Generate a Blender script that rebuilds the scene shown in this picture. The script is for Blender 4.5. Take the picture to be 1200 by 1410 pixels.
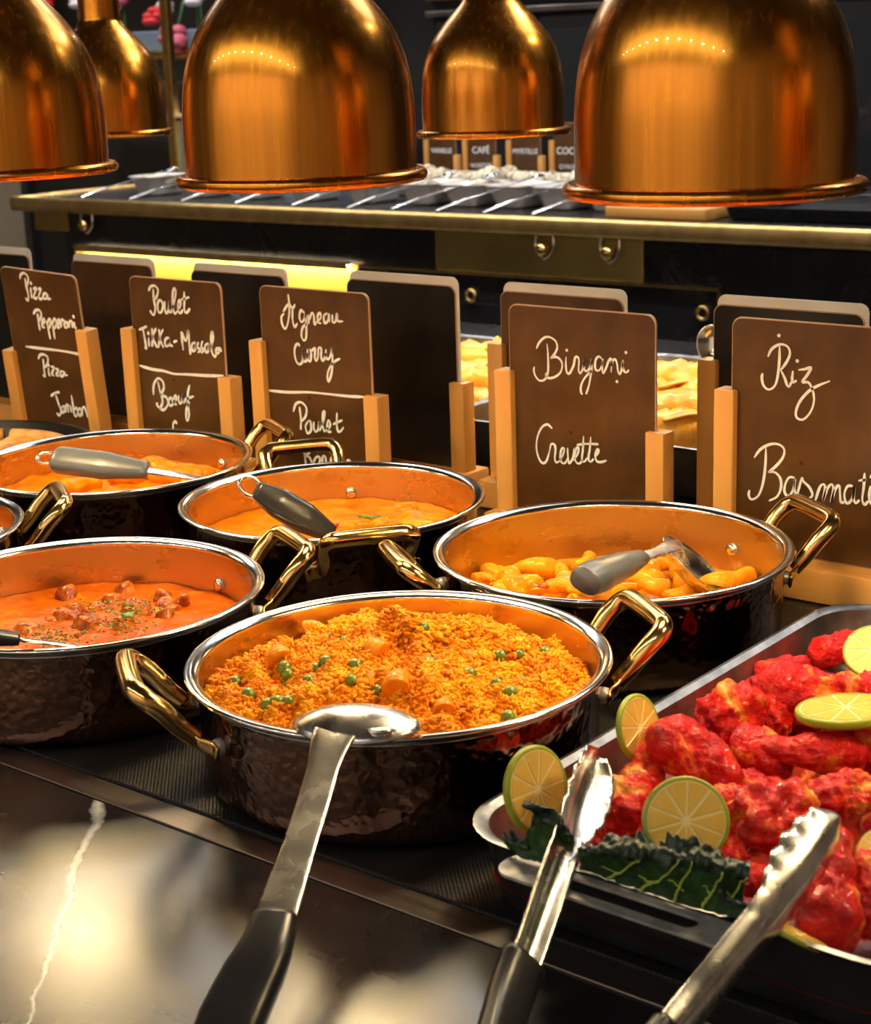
import bpy, bmesh, math, random
import numpy as np
from mathutils import Vector, Matrix

for o in list(bpy.data.objects):
    bpy.data.objects.remove(o)
scene = bpy.context.scene
col = scene.collection
random.seed(7)
rng = np.random.default_rng(7)

# ------------------------------------------------------------------ camera
# x runs along the serving counter, y across it, z up; counter top is z = 0
F = 2325.56
CAM = np.array([0.0, 0.0, 0.46])
FW = np.array([-0.6117, 0.7468, -0.2612]); FW /= np.linalg.norm(FW)
RT = np.array([0.7789, 0.6262, -0.0337]); RT -= FW * (RT @ FW); RT /= np.linalg.norm(RT)
UP = np.cross(RT, FW)
cd = bpy.data.cameras.new('camera')
cam = bpy.data.objects.new('camera', cd)
col.objects.link(cam)
cam.matrix_world = Matrix(((RT[0], UP[0], -FW[0], CAM[0]), (RT[1], UP[1], -FW[1], CAM[1]),
                           (RT[2], UP[2], -FW[2], CAM[2]), (0, 0, 0, 1)))
cd.sensor_fit = 'VERTICAL'
cd.sensor_height = 36.0
cd.lens = F / 1410 * 36.0
cd.clip_start = 0.02
cd.dof.use_dof = True
cd.dof.focus_distance = 1.3
cd.dof.aperture_fstop = 18.0
scene.camera = cam

# ------------------------------------------------------------------ world, exposure
w = bpy.data.worlds.new('world'); scene.world = w
w.use_nodes = True
w.node_tree.nodes['Background'].inputs[0].default_value = (0.5, 0.45, 0.4, 1)
w.node_tree.nodes['Background'].inputs[1].default_value = 0.05
scene.view_settings.view_transform = 'Standard'
scene.view_settings.look = 'None'
scene.view_settings.exposure = 0.5
scene.view_settings.gamma = 1.0
scene.view_settings.use_curve_mapping = False
PANEL = 2.2           # radiance of the added ceiling panels
HEAT_W = 2.15          # watts of every heat lamp
DOWN_W = 34.0         # watts of every ceiling downlight

# ------------------------------------------------------------------ pixel helpers
def ray(x, y):
    return FW + RT * (x - 600) / F - UP * (y - 705) / F
def onz(x, y, z):
    d = ray(x, y); return CAM + d * (z - CAM[2]) / d[2]
def ony(x, y, Y):
    d = ray(x, y); return CAM + d * (Y - CAM[1]) / d[1]
def onplane(x, y, p, n):
    d = ray(x, y); return CAM + d * ((np.asarray(p) - CAM) @ n) / (d @ n)
def scale_at(p):
    return float((np.asarray(p) - CAM) @ FW) / F      # metres per pixel

# ------------------------------------------------------------------ object helpers
def setprops(o, label=None, cat=None, group=None, kind=None):
    if label: o['label'] = label
    if cat: o['category'] = cat
    if group: o['group'] = group
    if kind: o['kind'] = kind
    return o
def thing(name, label, cat, loc=(0, 0, 0), group=None, kind=None, mat=None):
    o = bpy.data.objects.new(name, None)
    col.objects.link(o)
    o.empty_display_size = 0.02
    if mat is not None:
        o.matrix_world = mat
    else:
        o.location = Vector(loc)
    return setprops(o, label, cat, group, kind)
def mk(name, v, f, mat, parent=None, smooth=True, fm=None, local=False, sharp=None, **kw):
    """one mesh object; v is in world space unless local, parents have no rotation then"""
    v = np.asarray(v, float)
    if parent is not None and not local:
        q = parent; off = np.zeros(3)
        while q is not None:
            off += np.array(q.location); q = q.parent
        v = v - off
    me = bpy.data.meshes.new(name)
    me.from_pydata(v.tolist(), [], [tuple(int(i) for i in q) for q in f])
    for m in (mat if isinstance(mat, (list, tuple)) else [mat]):
        me.materials.append(m)
    if fm is not None:
        me.polygons.foreach_set('material_index', np.asarray(fm, np.int32))
    if smooth:
        me.polygons.foreach_set('use_smooth', np.ones(len(me.polygons), bool))
        if sharp: me.set_sharp_from_angle(angle=math.radians(sharp))
    me.update()
    o = bpy.data.objects.new(name, me)
    col.objects.link(o)
    o.parent = parent
    return setprops(o, **kw)
def copy_tree(o, parent=None):
    c = o.copy(); col.objects.link(c); c.parent = parent
    for ch in list(o.children): copy_tree(ch, c)
    return c
def join(*vf):
    V = []; Fc = []; n = 0
    for v, f in vf:
        V.append(np.asarray(v, float)); Fc += [tuple(i + n for i in q) for q in f]; n += len(v)
    return np.concatenate(V), Fc
def xf(vf, M):
    v = np.asarray(vf[0], float); M = np.array(M)
    return v @ M[:3, :3].T + M[:3, 3], vf[1]
def lathe(prof, n=64, closed=False):
    v = []; f = []; m = len(prof)
    t = np.arange(n) * 2 * math.pi / n
    for r, z in prof:
        v.append(np.stack([r * np.cos(t), r * np.sin(t), np.full(n, z)], -1))
    v = np.concatenate(v)
    for i in range(m - 1 + (1 if closed else 0)):
        a = i * n; b = ((i + 1) % m) * n
        for k in range(n):
            k2 = (k + 1) % n
            f.append((a + k, a + k2, b + k2, b + k))
    return v, f
def cr(pts, n=8, closed=False):
    P = np.asarray(pts, float)
    if len(P) < 3: 
        t = np.linspace(0, 1, n + 1)[:, None]; return P[0] * (1 - t) + P[1] * t
    Q = np.vstack([2 * P[0] - P[1], P, 2 * P[-1] - P[-2]]); out = []
    for i in range(len(P) - 1):
        a, b, c, d = Q[i:i + 4]
        for t in np.arange(n) / n:
            out.append(.5 * (2 * b + (c - a) * t + (2 * a - 5 * b + 4 * c - d) * t * t + (3 * b - a - 3 * c + d) * t ** 3))
    out.append(P[-1]); return np.array(out)
def frames(P):
    T = np.gradient(P, axis=0); T /= np.linalg.norm(T, axis=1)[:, None] + 1e-12
    u = np.cross(T[0], [0, 0, 1.0])
    if np.linalg.norm(u) < 1e-3: u = np.cross(T[0], [1.0, 0, 0])
    u /= np.linalg.norm(u); U = []
    for t in T:
        u = u - t * (u @ t); u /= np.linalg.norm(u); U.append(u)
    U = np.array(U); return T, U, np.cross(T, U)
def tube(P, r, n=10, caps=True):
    P = np.asarray(P, float); T, U, W = frames(P)
    r = np.broadcast_to(np.asarray(r, float), (len(P),))
    t = np.arange(n) * 2 * math.pi / n
    v = (P[:, None] + r[:, None, None] * (U[:, None] * np.cos(t)[None, :, None] + W[:, None] * np.sin(t)[None, :, None])).reshape(-1, 3)
    f = []
    for i in range(len(P) - 1):
        for k in range(n):
            k2 = (k + 1) % n
            f.append((i * n + k, i * n + k2, (i + 1) * n + k2, (i + 1) * n + k))
    if caps:
        f.append(tuple(range(n - 1, -1, -1))); f.append(tuple((len(P) - 1) * n + k for k in range(n)))
    return v, f
def sweep(P, wid, thk, upv, n=16, power=3.0):
    """sweep a rounded-rectangle section; wid along side vector, thk along up"""
    P = np.asarray(P, float); T = np.gradient(P, axis=0); T /= np.linalg.norm(T, axis=1)[:, None]
    upv = np.asarray(upv, float); wid = np.broadcast_to(np.asarray(wid, float), (len(P),)); thk = np.broadcast_to(np.asarray(thk, float), (len(P),))
    t = np.arange(n) * 2 * math.pi / n
    c = np.sign(np.cos(t)) * np.abs(np.cos(t)) ** (2 / power); s = np.sign(np.sin(t)) * np.abs(np.sin(t)) ** (2 / power)
    v = []; f = []
    for p, tt, a, b in zip(P, T, wid, thk):
        S = np.cross(tt, upv); S /= np.linalg.norm(S); N = np.cross(S, tt)
        v.append(p + S * (c * a / 2)[:, None] + N * (s * b / 2)[:, None])
    v = np.concatenate(v); m = len(P)
    for i in range(m - 1):
        for k in range(n):
            k2 = (k + 1) % n
            f.append((i * n + k, i * n + k2, (i + 1) * n + k2, (i + 1) * n + k))
    f.append(tuple(range(n - 1, -1, -1))); f.append(tuple((m - 1) * n + k for k in range(n)))
    return v, f
def box(x0, x1, y0, y1, z0, z1, bev=0.0, seg=2):
    bm = bmesh.new()
    bmesh.ops.create_cube(bm, size=1.0)
    for q in bm.verts:
        q.co = Vector(((x0 + x1) / 2 + q.co.x * (x1 - x0), (y0 + y1) / 2 + q.co.y * (y1 - y0), (z0 + z1) / 2 + q.co.z * (z1 - z0)))
    if bev > 0:
        bmesh.ops.bevel(bm, geom=list(bm.edges), offset=bev, segments=seg, profile=0.5, affect='EDGES')
    v = [tuple(q.co) for q in bm.verts]; bm.verts.index_update()
    f = [tuple(q.index for q in p.verts) for p in bm.faces]; bm.free()
    return np.array(v), f
_ico = {}
def ico(sub):
    if sub not in _ico:
        bm = bmesh.new(); bmesh.ops.create_icosphere(bm, subdivisions=sub, radius=1.0)
        bm.verts.index_update()
        _ico[sub] = (np.array([tuple(q.co) for q in bm.verts]), [tuple(q.index for q in p.verts) for p in bm.faces]); bm.free()
    return _ico[sub]
class SN:
    """smooth pseudo noise: a sum of random plane waves"""
    def __init__(s, seed, freq, n=14, dim=3):
        r = np.random.default_rng(seed); d = r.normal(size=(n, dim)); d /= np.linalg.norm(d, axis=1)[:, None]
        s.k = d * (freq * r.uniform(.6, 1.5, n))[:, None] * 2 * math.pi; s.p = r.uniform(0, 6.28, n); s.n = n
    def __call__(s, P):
        return np.sin(np.asarray(P) @ s.k.T + s.p).sum(-1) / math.sqrt(s.n / 2) * .6
def lump(ells, sub=4, amps=((40, .002), (110, .0008)), seed=0, k=.25):
    """organic blob: smooth union of ellipsoids seen from the origin, plus relief"""
    d, f = ico(sub); rmax = max(np.linalg.norm(c) + max(r) for c, r in ells) * 1.25
    R = np.linspace(0, rmax, 70)
    P = d[:, None, :] * R[None, :, None]
    tot = 0
    for c, r in ells:
        q = np.linalg.norm((P - np.asarray(c)) / np.asarray(r), axis=-1)
        tot = tot + np.exp(-(q - 1) / k)
    val = -k * np.log(tot + 1e-30)
    ins = val < 0
    idx = (ins * np.arange(70)[None, :]).max(1)
    idx = np.clip(idx, 1, 68)
    a = np.take_along_axis(val, idx[:, None], 1)[:, 0]; b = np.take_along_axis(val, idx[:, None] + 1, 1)[:, 0]
    t = np.clip(-a / (b - a + 1e-9), 0, 1)
    rr = R[idx] + t * (R[1] - R[0])
    v = d * rr[:, None]; dr = 0
    for i, (fr, am) in enumerate(amps):
        dr = dr + am * SN(seed * 7 + i, fr)(v)
    return v + d * np.asarray(dr)[:, None], f

# ------------------------------------------------------------------ materials
def _base(name):
    m = bpy.data.materials.new(name); m.use_nodes = True
    return m, m.node_tree, m.node_tree.nodes['Principled BSDF']
def nd(nt, typ, **kw):
    n = nt.nodes.new(typ)
    for k, v in kw.items():
        if k.startswith('i_'):
            key = k[2:]; key = int(key) if key.isdigit() else key.replace('_', ' ')
            n.inputs[key].default_value = v
        else: setattr(n, k, v)
    return n
def plain(name, c, rough=.5, metal=0., spec=.5, **kw):
    m, nt, b = _base(name)
    b.inputs['Base Color'].default_value = (*c, 1); b.inputs['Roughness'].default_value = rough
    b.inputs['Metallic'].default_value = metal; b.inputs['Specular IOR Level'].default_value = spec
    for k, v in kw.items(): b.inputs[k.replace('_', ' ')].default_value = v
    return m
def ramp(nt, stops, interp='LINEAR'):
    r = nt.nodes.new('ShaderNodeValToRGB'); r.color_ramp.interpolation = interp
    e = r.color_ramp.elements
    while len(e) < len(stops): e.new(.5)
    for q, (p, c) in zip(e, stops):
        q.position = p; q.color = (*c, 1) if len(c) == 3 else c
    return r
def noisy(name, stops, scale=20, detail=4, rough=.5, metal=0., bump=0., bscale=None, bdist=.002, stretch=None, dist=0., coat=0., rvar=None, spec=.5, **kw):
    m, nt, b = _base(name); L = nt.links.new
    tc = nd(nt, 'ShaderNodeTexCoord'); mp = nd(nt, 'ShaderNodeMapping')
    if stretch: mp.inputs['Scale'].default_value = stretch
    L(tc.outputs['Object'], mp.inputs[0])
    n = nd(nt, 'ShaderNodeTexNoise', i_Scale=scale, i_Detail=detail, i_Distortion=dist); L(mp.outputs[0], n.inputs['Vector'])
    r = ramp(nt, stops); L(n.outputs['Fac'], r.inputs[0]); L(r.outputs[0], b.inputs['Base Color'])
    b.inputs['Roughness'].default_value = rough; b.inputs['Metallic'].default_value = metal
    b.inputs['Coat Weight'].default_value = coat * .5; b.inputs['Coat Roughness'].default_value = .12
    b.inputs['Specular IOR Level'].default_value = spec
    if rvar:
        n3 = nd(nt, 'ShaderNodeTexNoise', i_Scale=scale * .7, i_Detail=3.0); L(mp.outputs[0], n3.inputs['Vector'])
        mr = nd(nt, 'ShaderNodeMapRange'); mr.inputs[3].default_value, mr.inputs[4].default_value = rvar
        L(n3.outputs['Fac'], mr.inputs[0]); L(mr.outputs[0], b.inputs['Roughness'])
    if bump:
        n2 = nd(nt, 'ShaderNodeTexNoise', i_Scale=bscale or scale * 3, i_Detail=4.0); L(mp.outputs[0], n2.inputs['Vector'])
        bp = nd(nt, 'ShaderNodeBump', i_Strength=bump, i_Distance=bdist); L(n2.outputs['Fac'], bp.inputs['Height']); L(bp.outputs[0], b.inputs['Normal'])
    for k, v in kw.items(): b.inputs[k.replace('_', ' ')].default_value = v
    return m
def hammered():
    m, nt, b = _base('hammered_dark_copper'); L = nt.links.new
    tc = nd(nt, 'ShaderNodeTexCoord')
    nz = nd(nt, 'ShaderNodeTexNoise', i_Scale=60.0, i_Detail=2.0); L(tc.outputs['Object'], nz.inputs['Vector'])
    mx = nd(nt, 'ShaderNodeMix', data_type='RGBA'); mx.inputs['Factor'].default_value = .012
    L(tc.outputs['Object'], mx.inputs['A']); L(nz.outputs['Color'], mx.inputs['B'])
    v = nd(nt, 'ShaderNodeTexVoronoi', feature='SMOOTH_F1', i_Scale=150.0, i_Smoothness=.6); L(mx.outputs['Result'], v.inputs['Vector'])
    bp = nd(nt, 'ShaderNodeBump', i_Strength=.38, i_Distance=.0016); L(v.outputs['Distance'], bp.inputs['Height']); L(bp.outputs[0], b.inputs['Normal'])
    n2 = nd(nt, 'ShaderNodeTexNoise', i_Scale=14.0, i_Detail=4.0); L(tc.outputs['Object'], n2.inputs['Vector'])
    r = ramp(nt, [(.3, (.15, .078, .05)), (.7, (.26, .145, .10))]); L(n2.outputs['Fac'], r.inputs[0]); L(r.outputs[0], b.inputs['Base Color'])
    b.inputs['Metallic'].default_value = 1; b.inputs['Roughness'].default_value = .14
    return m
def brushed(name, c, rough=.3, streak=(300, 300, 3), amt=.5, aniso=0.0, coat=0.0):
    m, nt, b = _base(name); L = nt.links.new
    tc = nd(nt, 'ShaderNodeTexCoord'); mp = nd(nt, 'ShaderNodeMapping'); mp.inputs['Scale'].default_value = streak
    L(tc.outputs['Object'], mp.inputs[0])
    n = nd(nt, 'ShaderNodeTexNoise', i_Scale=1.0, i_Detail=5.0); L(mp.outputs[0], n.inputs['Vector'])
    k = 1 - amt * .45
    r = ramp(nt, [(.3, tuple(q * k for q in c)), (.7, c)]); L(n.outputs['Fac'], r.inputs[0]); L(r.outputs[0], b.inputs['Base Color'])
    mr = nd(nt, 'ShaderNodeMapRange'); mr.inputs[3].default_value = rough * .75; mr.inputs[4].default_value = rough * 1.3
    L(n.outputs['Fac'], mr.inputs[0]); L(mr.outputs[0], b.inputs['Roughness'])
    bp = nd(nt, 'ShaderNodeBump', i_Strength=.15 * amt, i_Distance=.001); L(n.outputs['Fac'], bp.inputs['Height']); L(bp.outputs[0], b.inputs['Normal'])
    b.inputs['Metallic'].default_value = 1; b.inputs['Anisotropic'].default_value = aniso
    b.inputs['Coat Weight'].default_value = coat; b.inputs['Coat Roughness'].default_value = .02
    return m
def emit(name, c, s):
    m, nt, b = _base(name)
    b.inputs['Base Color'].default_value = (*c, 1); b.inputs['Emission Color'].default_value = (*c, 1); b.inputs['Emission Strength'].default_value = s
    return m
def marble(name, vein_from=None, vein_to=None, base=(.012, .012, .013), rough=.22, spec=.5):
    m, nt, b = _base(name); L = nt.links.new
    tc = nd(nt, 'ShaderNodeTexCoord')
    n = nd(nt, 'ShaderNodeTexNoise', i_Scale=2.2, i_Detail=8.0, i_Distortion=1.6); L(tc.outputs['Object'], n.inputs['Vector'])
    lo = (.497, .5, .503)
    r = ramp(nt, [(lo[0] - .004, (0, 0, 0)), (lo[1], (.03, .03, .03) if vein_from is None else (.02, .02, .02)), (lo[2] + .004, (0, 0, 0))]); L(n.outputs['Fac'], r.inputs[0])
    fac = r.outputs[0]
    if vein_from is not None:
        a = np.array(vein_from, float); d = np.array(vein_to, float) - a; ln = np.linalg.norm(d); d /= ln; nn = np.array([-d[1], d[0]])
        sep = nd(nt, 'ShaderNodeSeparateXYZ'); L(tc.outputs['Object'], sep.inputs[0])
        def lin(cx, cy, c0):
            m1 = nd(nt, 'ShaderNodeMath', operation='MULTIPLY'); L(sep.outputs[0], m1.inputs[0]); m1.inputs[1].default_value = cx
            m2 = nd(nt, 'ShaderNodeMath', operation='MULTIPLY_ADD'); L(sep.outputs[1], m2.inputs[0]); m2.inputs[1].default_value = cy; L(m1.outputs[0], m2.inputs[2])
            m3 = nd(nt, 'ShaderNodeMath', operation='ADD'); L(m2.outputs[0], m3.inputs[0]); m3.inputs[1].default_value = c0; return m3
        dist = lin(nn[0], nn[1], -(nn @ a)); along = lin(d[0] / ln, d[1] / ln, -(d @ a) / ln)
        nz = nd(nt, 'ShaderNodeTexNoise', i_Scale=14.0, i_Detail=5.0, i_Roughness=.65); L(tc.outputs['Object'], nz.inputs['Vector'])
        off = nd(nt, 'ShaderNodeMath', operation='MULTIPLY_ADD'); L(nz.outputs['Fac'], off.inputs[0]); off.inputs[1].default_value = .022; off.inputs[2].default_value = -.011
        sm = nd(nt, 'ShaderNodeMath', operation='ADD'); L(dist.outputs[0], sm.inputs[0]); L(off.outputs[0], sm.inputs[1])
        ab = nd(nt, 'ShaderNodeMath', operation='ABSOLUTE'); L(sm.outputs[0], ab.inputs[0])
        wd = nd(nt, 'ShaderNodeMapRange'); L(along.outputs[0], wd.inputs[0]); wd.inputs[3].default_value = .0050; wd.inputs[4].default_value = .0012
        dv = nd(nt, 'ShaderNodeMath', operation='DIVIDE'); L(ab.outputs[0], dv.inputs[0]); L(wd.outputs[0], dv.inputs[1])
        rr = ramp(nt, [(.0, (.9, .9, .9)), (.55, (.55, .55, .55)), (1., (0, 0, 0))]); L(dv.outputs[0], rr.inputs[0])
        mxx = nd(nt, 'ShaderNodeMix', data_type='RGBA', blend_type='LIGHTEN'); mxx.inputs['Factor'].default_value = 1
        L(fac, mxx.inputs['A']); L(rr.outputs[0], mxx.inputs['B']); fac = mxx.outputs['Result']
    mc = nd(nt, 'ShaderNodeMix', data_type='RGBA'); L(fac, mc.inputs['Factor']); mc.inputs['A'].default_value = (*base, 1); mc.inputs['B'].default_value = (.75, .74, .72, 1)
    L(mc.outputs['Result'], b.inputs['Base Color'])
    n4 = nd(nt, 'ShaderNodeTexNoise', i_Scale=9.0, i_Detail=5.0); L(tc.outputs['Object'], n4.inputs['Vector'])
    b.inputs['Specular IOR Level'].default_value = spec
    mr = nd(nt, 'ShaderNodeMapRange'); mr.inputs[3].default_value = rough * .7; mr.inputs[4].default_value = rough * 1.4; L(n4.outputs['Fac'], mr.inputs[0]); L(mr.outputs[0], b.inputs['Roughness'])
    return m
def weave():
    m, nt, b = _base('black_woven_mat'); L = nt.links.new
    tc = nd(nt, 'ShaderNodeTexCoord'); mp = nd(nt, 'ShaderNodeMapping'); mp.inputs['Rotation'].default_value = (0, 0, .785); L(tc.outputs['Object'], mp.inputs[0])
    ck = nd(nt, 'ShaderNodeTexVoronoi', i_Scale=420.0, i_Randomness=0.0); L(mp.outputs[0], ck.inputs['Vector'])
    r = ramp(nt, [(.25, (.05, .05, .05)), (.5, (.008, .008, .008))]); L(ck.outputs['Distance'], r.inputs[0]); L(r.outputs[0], b.inputs['Base Color'])
    bp = nd(nt, 'ShaderNodeBump', i_Strength=.7, i_Distance=.001, invert=True); L(ck.outputs['Distance'], bp.inputs['Height']); L(bp.outputs[0], b.inputs['Normal'])
    b.inputs['Roughness'].default_value = .45
    return m
def chickenmat():
    m, nt, b = _base('tandoori_chicken'); L = nt.links.new
    tc = nd(nt, 'ShaderNodeTexCoord'); oi = nd(nt, 'ShaderNodeObjectInfo')
    ad = nd(nt, 'ShaderNodeVectorMath', operation='MULTIPLY_ADD'); L(oi.outputs['Random'], ad.inputs[0]); ad.inputs[1].default_value = (3, 5, 7); L(tc.outputs['Object'], ad.inputs[2])
    n1 = nd(nt, 'ShaderNodeTexNoise', i_Scale=34.0, i_Detail=5.0, i_Roughness=.62, i_Distortion=.5); L(ad.outputs[0], n1.inputs['Vector'])
    r1 = ramp(nt, [(.30, (.30, .002, .004)), (.45, (.60, .005, .006)), (.545, (.70, .014, .006)), (.605, (.84, .16, .012)), (.70, (.92, .50, .10))])
    L(n1.outputs['Fac'], r1.inputs[0])
    n2 = nd(nt, 'ShaderNodeTexNoise', i_Scale=58.0, i_Detail=3.0); L(ad.outputs[0], n2.inputs['Vector'])
    r2 = ramp(nt, [(.67, (0, 0, 0)), (.76, (.85, .85, .85))]); L(n2.outputs['Fac'], r2.inputs[0])
    mx = nd(nt, 'ShaderNodeMix', data_type='RGBA'); L(r2.outputs[0], mx.inputs['Factor']); L(r1.outputs[0], mx.inputs['A']); mx.inputs['B'].default_value = (.035, .008, .005, 1)
    L(mx.outputs['Result'], b.inputs['Base Color'])
    n3 = nd(nt, 'ShaderNodeTexNoise', i_Scale=170.0, i_Detail=6.0, i_Roughness=.65); L(ad.outputs[0], n3.inputs['Vector'])
    bp = nd(nt, 'ShaderNodeBump', i_Strength=1.0, i_Distance=.004); L(n3.outputs['Fac'], bp.inputs['Height']); L(bp.outputs[0], b.inputs['Normal'])
    b.inputs['Roughness'].default_value = .2; b.inputs['Specular IOR Level'].default_value = .5; b.inputs['IOR'].default_value = 1.28
    b.inputs['Coat Weight'].default_value = .3; b.inputs['Coat Roughness'].default_value = .08; b.inputs['Coat IOR'].default_value = 1.33
    b.inputs['Subsurface Weight'].default_value = .0; b.inputs['Subsurface Radius'].default_value = (.006, .002, .001); b.inputs['Subsurface Scale'].default_value = 1.0
    return m

M = {}
M['hammer'] = hammered()
M['steel'] = brushed('brushed_steel', (.60, .48, .20), .28, (30, 30, 60), .10)  # golden tone of lamp light and food bounce put into the colour
M['steel_bright'] = plain('polished_steel', (.78, .77, .75), .13, 1)
M['steel_worn'] = noisy('worn_steel', [(.35, (.50, .49, .48)), (.65, (.84, .83, .82))], 60, 5, .22, 1., .15, 300, .0006, rvar=(.12, .4))
M['strip'] = brushed('dull_steel_strip', (.34, .31, .29), .34, (8, 240, 1), .4)
M['brass_dull'] = noisy('dull_brass', [(.35, (.50, .33, .12)), (.65, (.66, .46, .18))], 20, 4, .42, 1.)
M['brass'] = noisy('polished_brass', [(.35, (.76, .46, .14)), (.65, (.90, .62, .24))], 40, 4, .16, 1., rvar=(.08, .26))
M['copper'] = brushed('brushed_copper_brass', (.94, .37, .038), .25, (150, 150, 1.2), .55, coat=.35)
M['lamp_in'] = plain('lamp_reflector_white', (.85, .80, .72), .35)
M['bulb'] = emit('hot_bulb', (1.0, .80, .45), 14.0)
M['rivet'] = plain('grey_rivet', (.42, .43, .45), .35, .6)
M['black_plastic'] = plain('black_plastic', (.018, .018, .02), .3)
M['grey_plastic'] = plain('grey_plastic', (.10, .105, .11), .28)
M['dark_grip'] = plain('dark_grip', (.03, .028, .027), .22)
M['mat'] = weave()
M['marble'] = marble('black_veined_marble', (-.822 + .9, .648 - 1.45), (-.640 + .9, .444 - 1.45), base=(.010, .010, .011), rough=.25, spec=.85)
M['marble_back'] = marble('black_marble_back', rough=.25)
M['wood'] = noisy('pale_beech_wood', [(.3, (.50, .215, .045)), (.55, (.62, .30, .075)), (.75, (.70, .37, .11))], 26, 5, .42, 0, .1, 120, .0005, (1, 1, .08))
M['wood_base'] = noisy('beech_base_wood', [(.3, (.50, .215, .045)), (.55, (.62, .30, .075)), (.75, (.70, .37, .11))], 26, 5, .42, 0, .1, 120, .0005, (.08, 1, 1))
M['board'] = noisy('slate_reflected_brown', [(.35, (.055, .023, .006)), (.6, (.085, .036, .010)), (.8, (.12, .055, .018))], 24, 6, .3, 0, .05, 500, .0004, rvar=(.2, .42))  # warm brown reflected from the pots is put into the slate colour
M['board_no_reflection'] = noisy('slate_no_reflection', [(.35, (.007, .006, .006)), (.7, (.020, .016, .014))], 24, 6, .32, 0, .05, 500, .0004)  # darker slate copy, the missing warm reflection put into the colour
M['board_edge'] = plain('board_edge', (.40, .24, .14), .4)
M['card'] = plain('white_card', (.80, .76, .72), .5)
M['chalk'] = noisy('chalk_ink', [(.3, (.72, .72, .74)), (.7, (.90, .90, .90))], 300, 3, .7)
M['sauce_red'] = noisy('red_orange_sauce', [(.3, (.46, .070, .001)), (.55, (.60, .105, .0015)), (.75, (.74, .19, .006))], 60, 6, .22, 0, .5, 160, .003, spec=.5, IOR=1.16)
M['sauce_orange'] = noisy('orange_sauce', [(.3, (.64, .13, .001)), (.55, (.78, .20, .002)), (.75, (.88, .30, .006))], 38, 5, .22, 0, .3, 90, .002, spec=.5, IOR=1.16)
M['sauce_yellow'] = noisy('yellow_sauce', [(.3, (.60, .16, .001)), (.55, (.76, .26, .002)), (.75, (.86, .38, .008))], 50, 5, .22, 0, .4, 120, .002, spec=.5, IOR=1.16)
M['prawn_yellow'] = noisy('curried_prawn', [(.3, (.66, .19, .002)), (.5, (.82, .32, .005)), (.72, (.90, .46, .02))], 60, 4, .25, 0, .35, 200, .001, coat=.4, Subsurface_Weight=.1, Subsurface_Radius=(.004, .002, .001), IOR=1.22)
M['chunk_orange'] = noisy('curried_chicken', [(.3, (.62, .13, .002)), (.55, (.82, .25, .004)), (.75, (.90, .40, .02))], 60, 5, .3, 0, .5, 220, .0015, coat=.3, IOR=1.22)
M['meat'] = noisy('braised_meat', [(.3, (.16, .026, .003)), (.5, (.40, .075, .006)), (.7, (.66, .22, .03))], 90, 6, .25, 0, .6, 240, .002, coat=.4, IOR=1.22)
M['rice'] = noisy('saffron_rice', [(.3, (.74, .18, .001)), (.5, (.86, .29, .003)), (.72, (.94, .46, .012))], 55, 3, .38, 0, spec=.45, IOR=1.22)
M['rice_bed'] = noisy('saffron_rice_bed', [(.3, (.60, .17, .004)), (.6, (.76, .28, .008))], 120, 5, .5, 0, 1., 420, .003)
M['prawn'] = noisy('prawn_pink_orange', [(.3, (.74, .18, .003)), (.6, (.86, .31, .010)), (.8, (.94, .48, .05))], 45, 3, .28, 0, .15, 120, .001, coat=.3, Subsurface_Weight=.15, Subsurface_Radius=(.006, .003, .001), IOR=1.22)
M['pea'] = noisy('green_pea', [(.3, (.07, .13, .004)), (.7, (.21, .27, .012))], 200, 2, .3, 0, coat=.3)
M['herb'] = noisy('dried_herb', [(.3, (.06, .09, .006)), (.7, (.32, .31, .03))], 300, 2, .6)
M['chicken'] = chickenmat()
M['tray'] = noisy('dull_steel_tray', [(.35, (.18, .18, .18)), (.65, (.32, .315, .31))], 55, 5, .3, 1., .15, 260, .0006, rvar=(.28, .5))
M['lip'] = noisy('lightened_steel_lip', [(.35, (.30, .30, .30)), (.65, (.52, .51, .50))], 90, 5, .5, .6)  # lighter copy of the tray steel, making up for its dark reflections
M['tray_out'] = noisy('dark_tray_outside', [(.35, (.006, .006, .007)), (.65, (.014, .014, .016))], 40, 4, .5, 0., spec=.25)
M['rind'] = noisy('lime_rind', [(.3, (.17, .24, .008)), (.6, (.36, .38, .012)), (.8, (.55, .48, .03))], 90, 3, .35, 0, .2, 400, .0006, coat=.2)
M['pith'] = plain('lime_pith', (.84, .72, .30), .5)
M['lime_flesh'] = noisy('lime_flesh', [(.3, (.70, .42, .035)), (.55, (.80, .54, .08)), (.75, (.90, .70, .20))], 160, 3, .16, 0, .4, 420, .0008, coat=.6, Subsurface_Weight=.2, Subsurface_Radius=(.006, .004, .001))
M['kale'] = noisy('dark_kale', [(.3, (.003, .011, .006)), (.55, (.008, .026, .012)), (.75, (.035, .060, .032))], 110, 4, .3, 0, .6, 260, .002, spec=.4)
M['kale_in'] = noisy('kale_inner', [(.3, (.005, .024, .004)), (.7, (.018, .065, .007))], 80, 4, .35, 0, .4, 200, .0015)
M['vein'] = plain('kale_vein', (.34, .46, .06), .4)
M['leaf'] = noisy('coriander', [(.3, (.05, .15, .01)), (.7, (.16, .28, .02))], 100, 3, .4)
M['red'] = plain('red_pepper', (.62, .02, .012), .25)
M['fried'] = noisy('golden_fried', [(.3, (.60, .20, .010)), (.55, (.78, .36, .03)), (.75, (.88, .55, .10))], 40, 5, .35, 0, .4, 160, .002)
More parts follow.
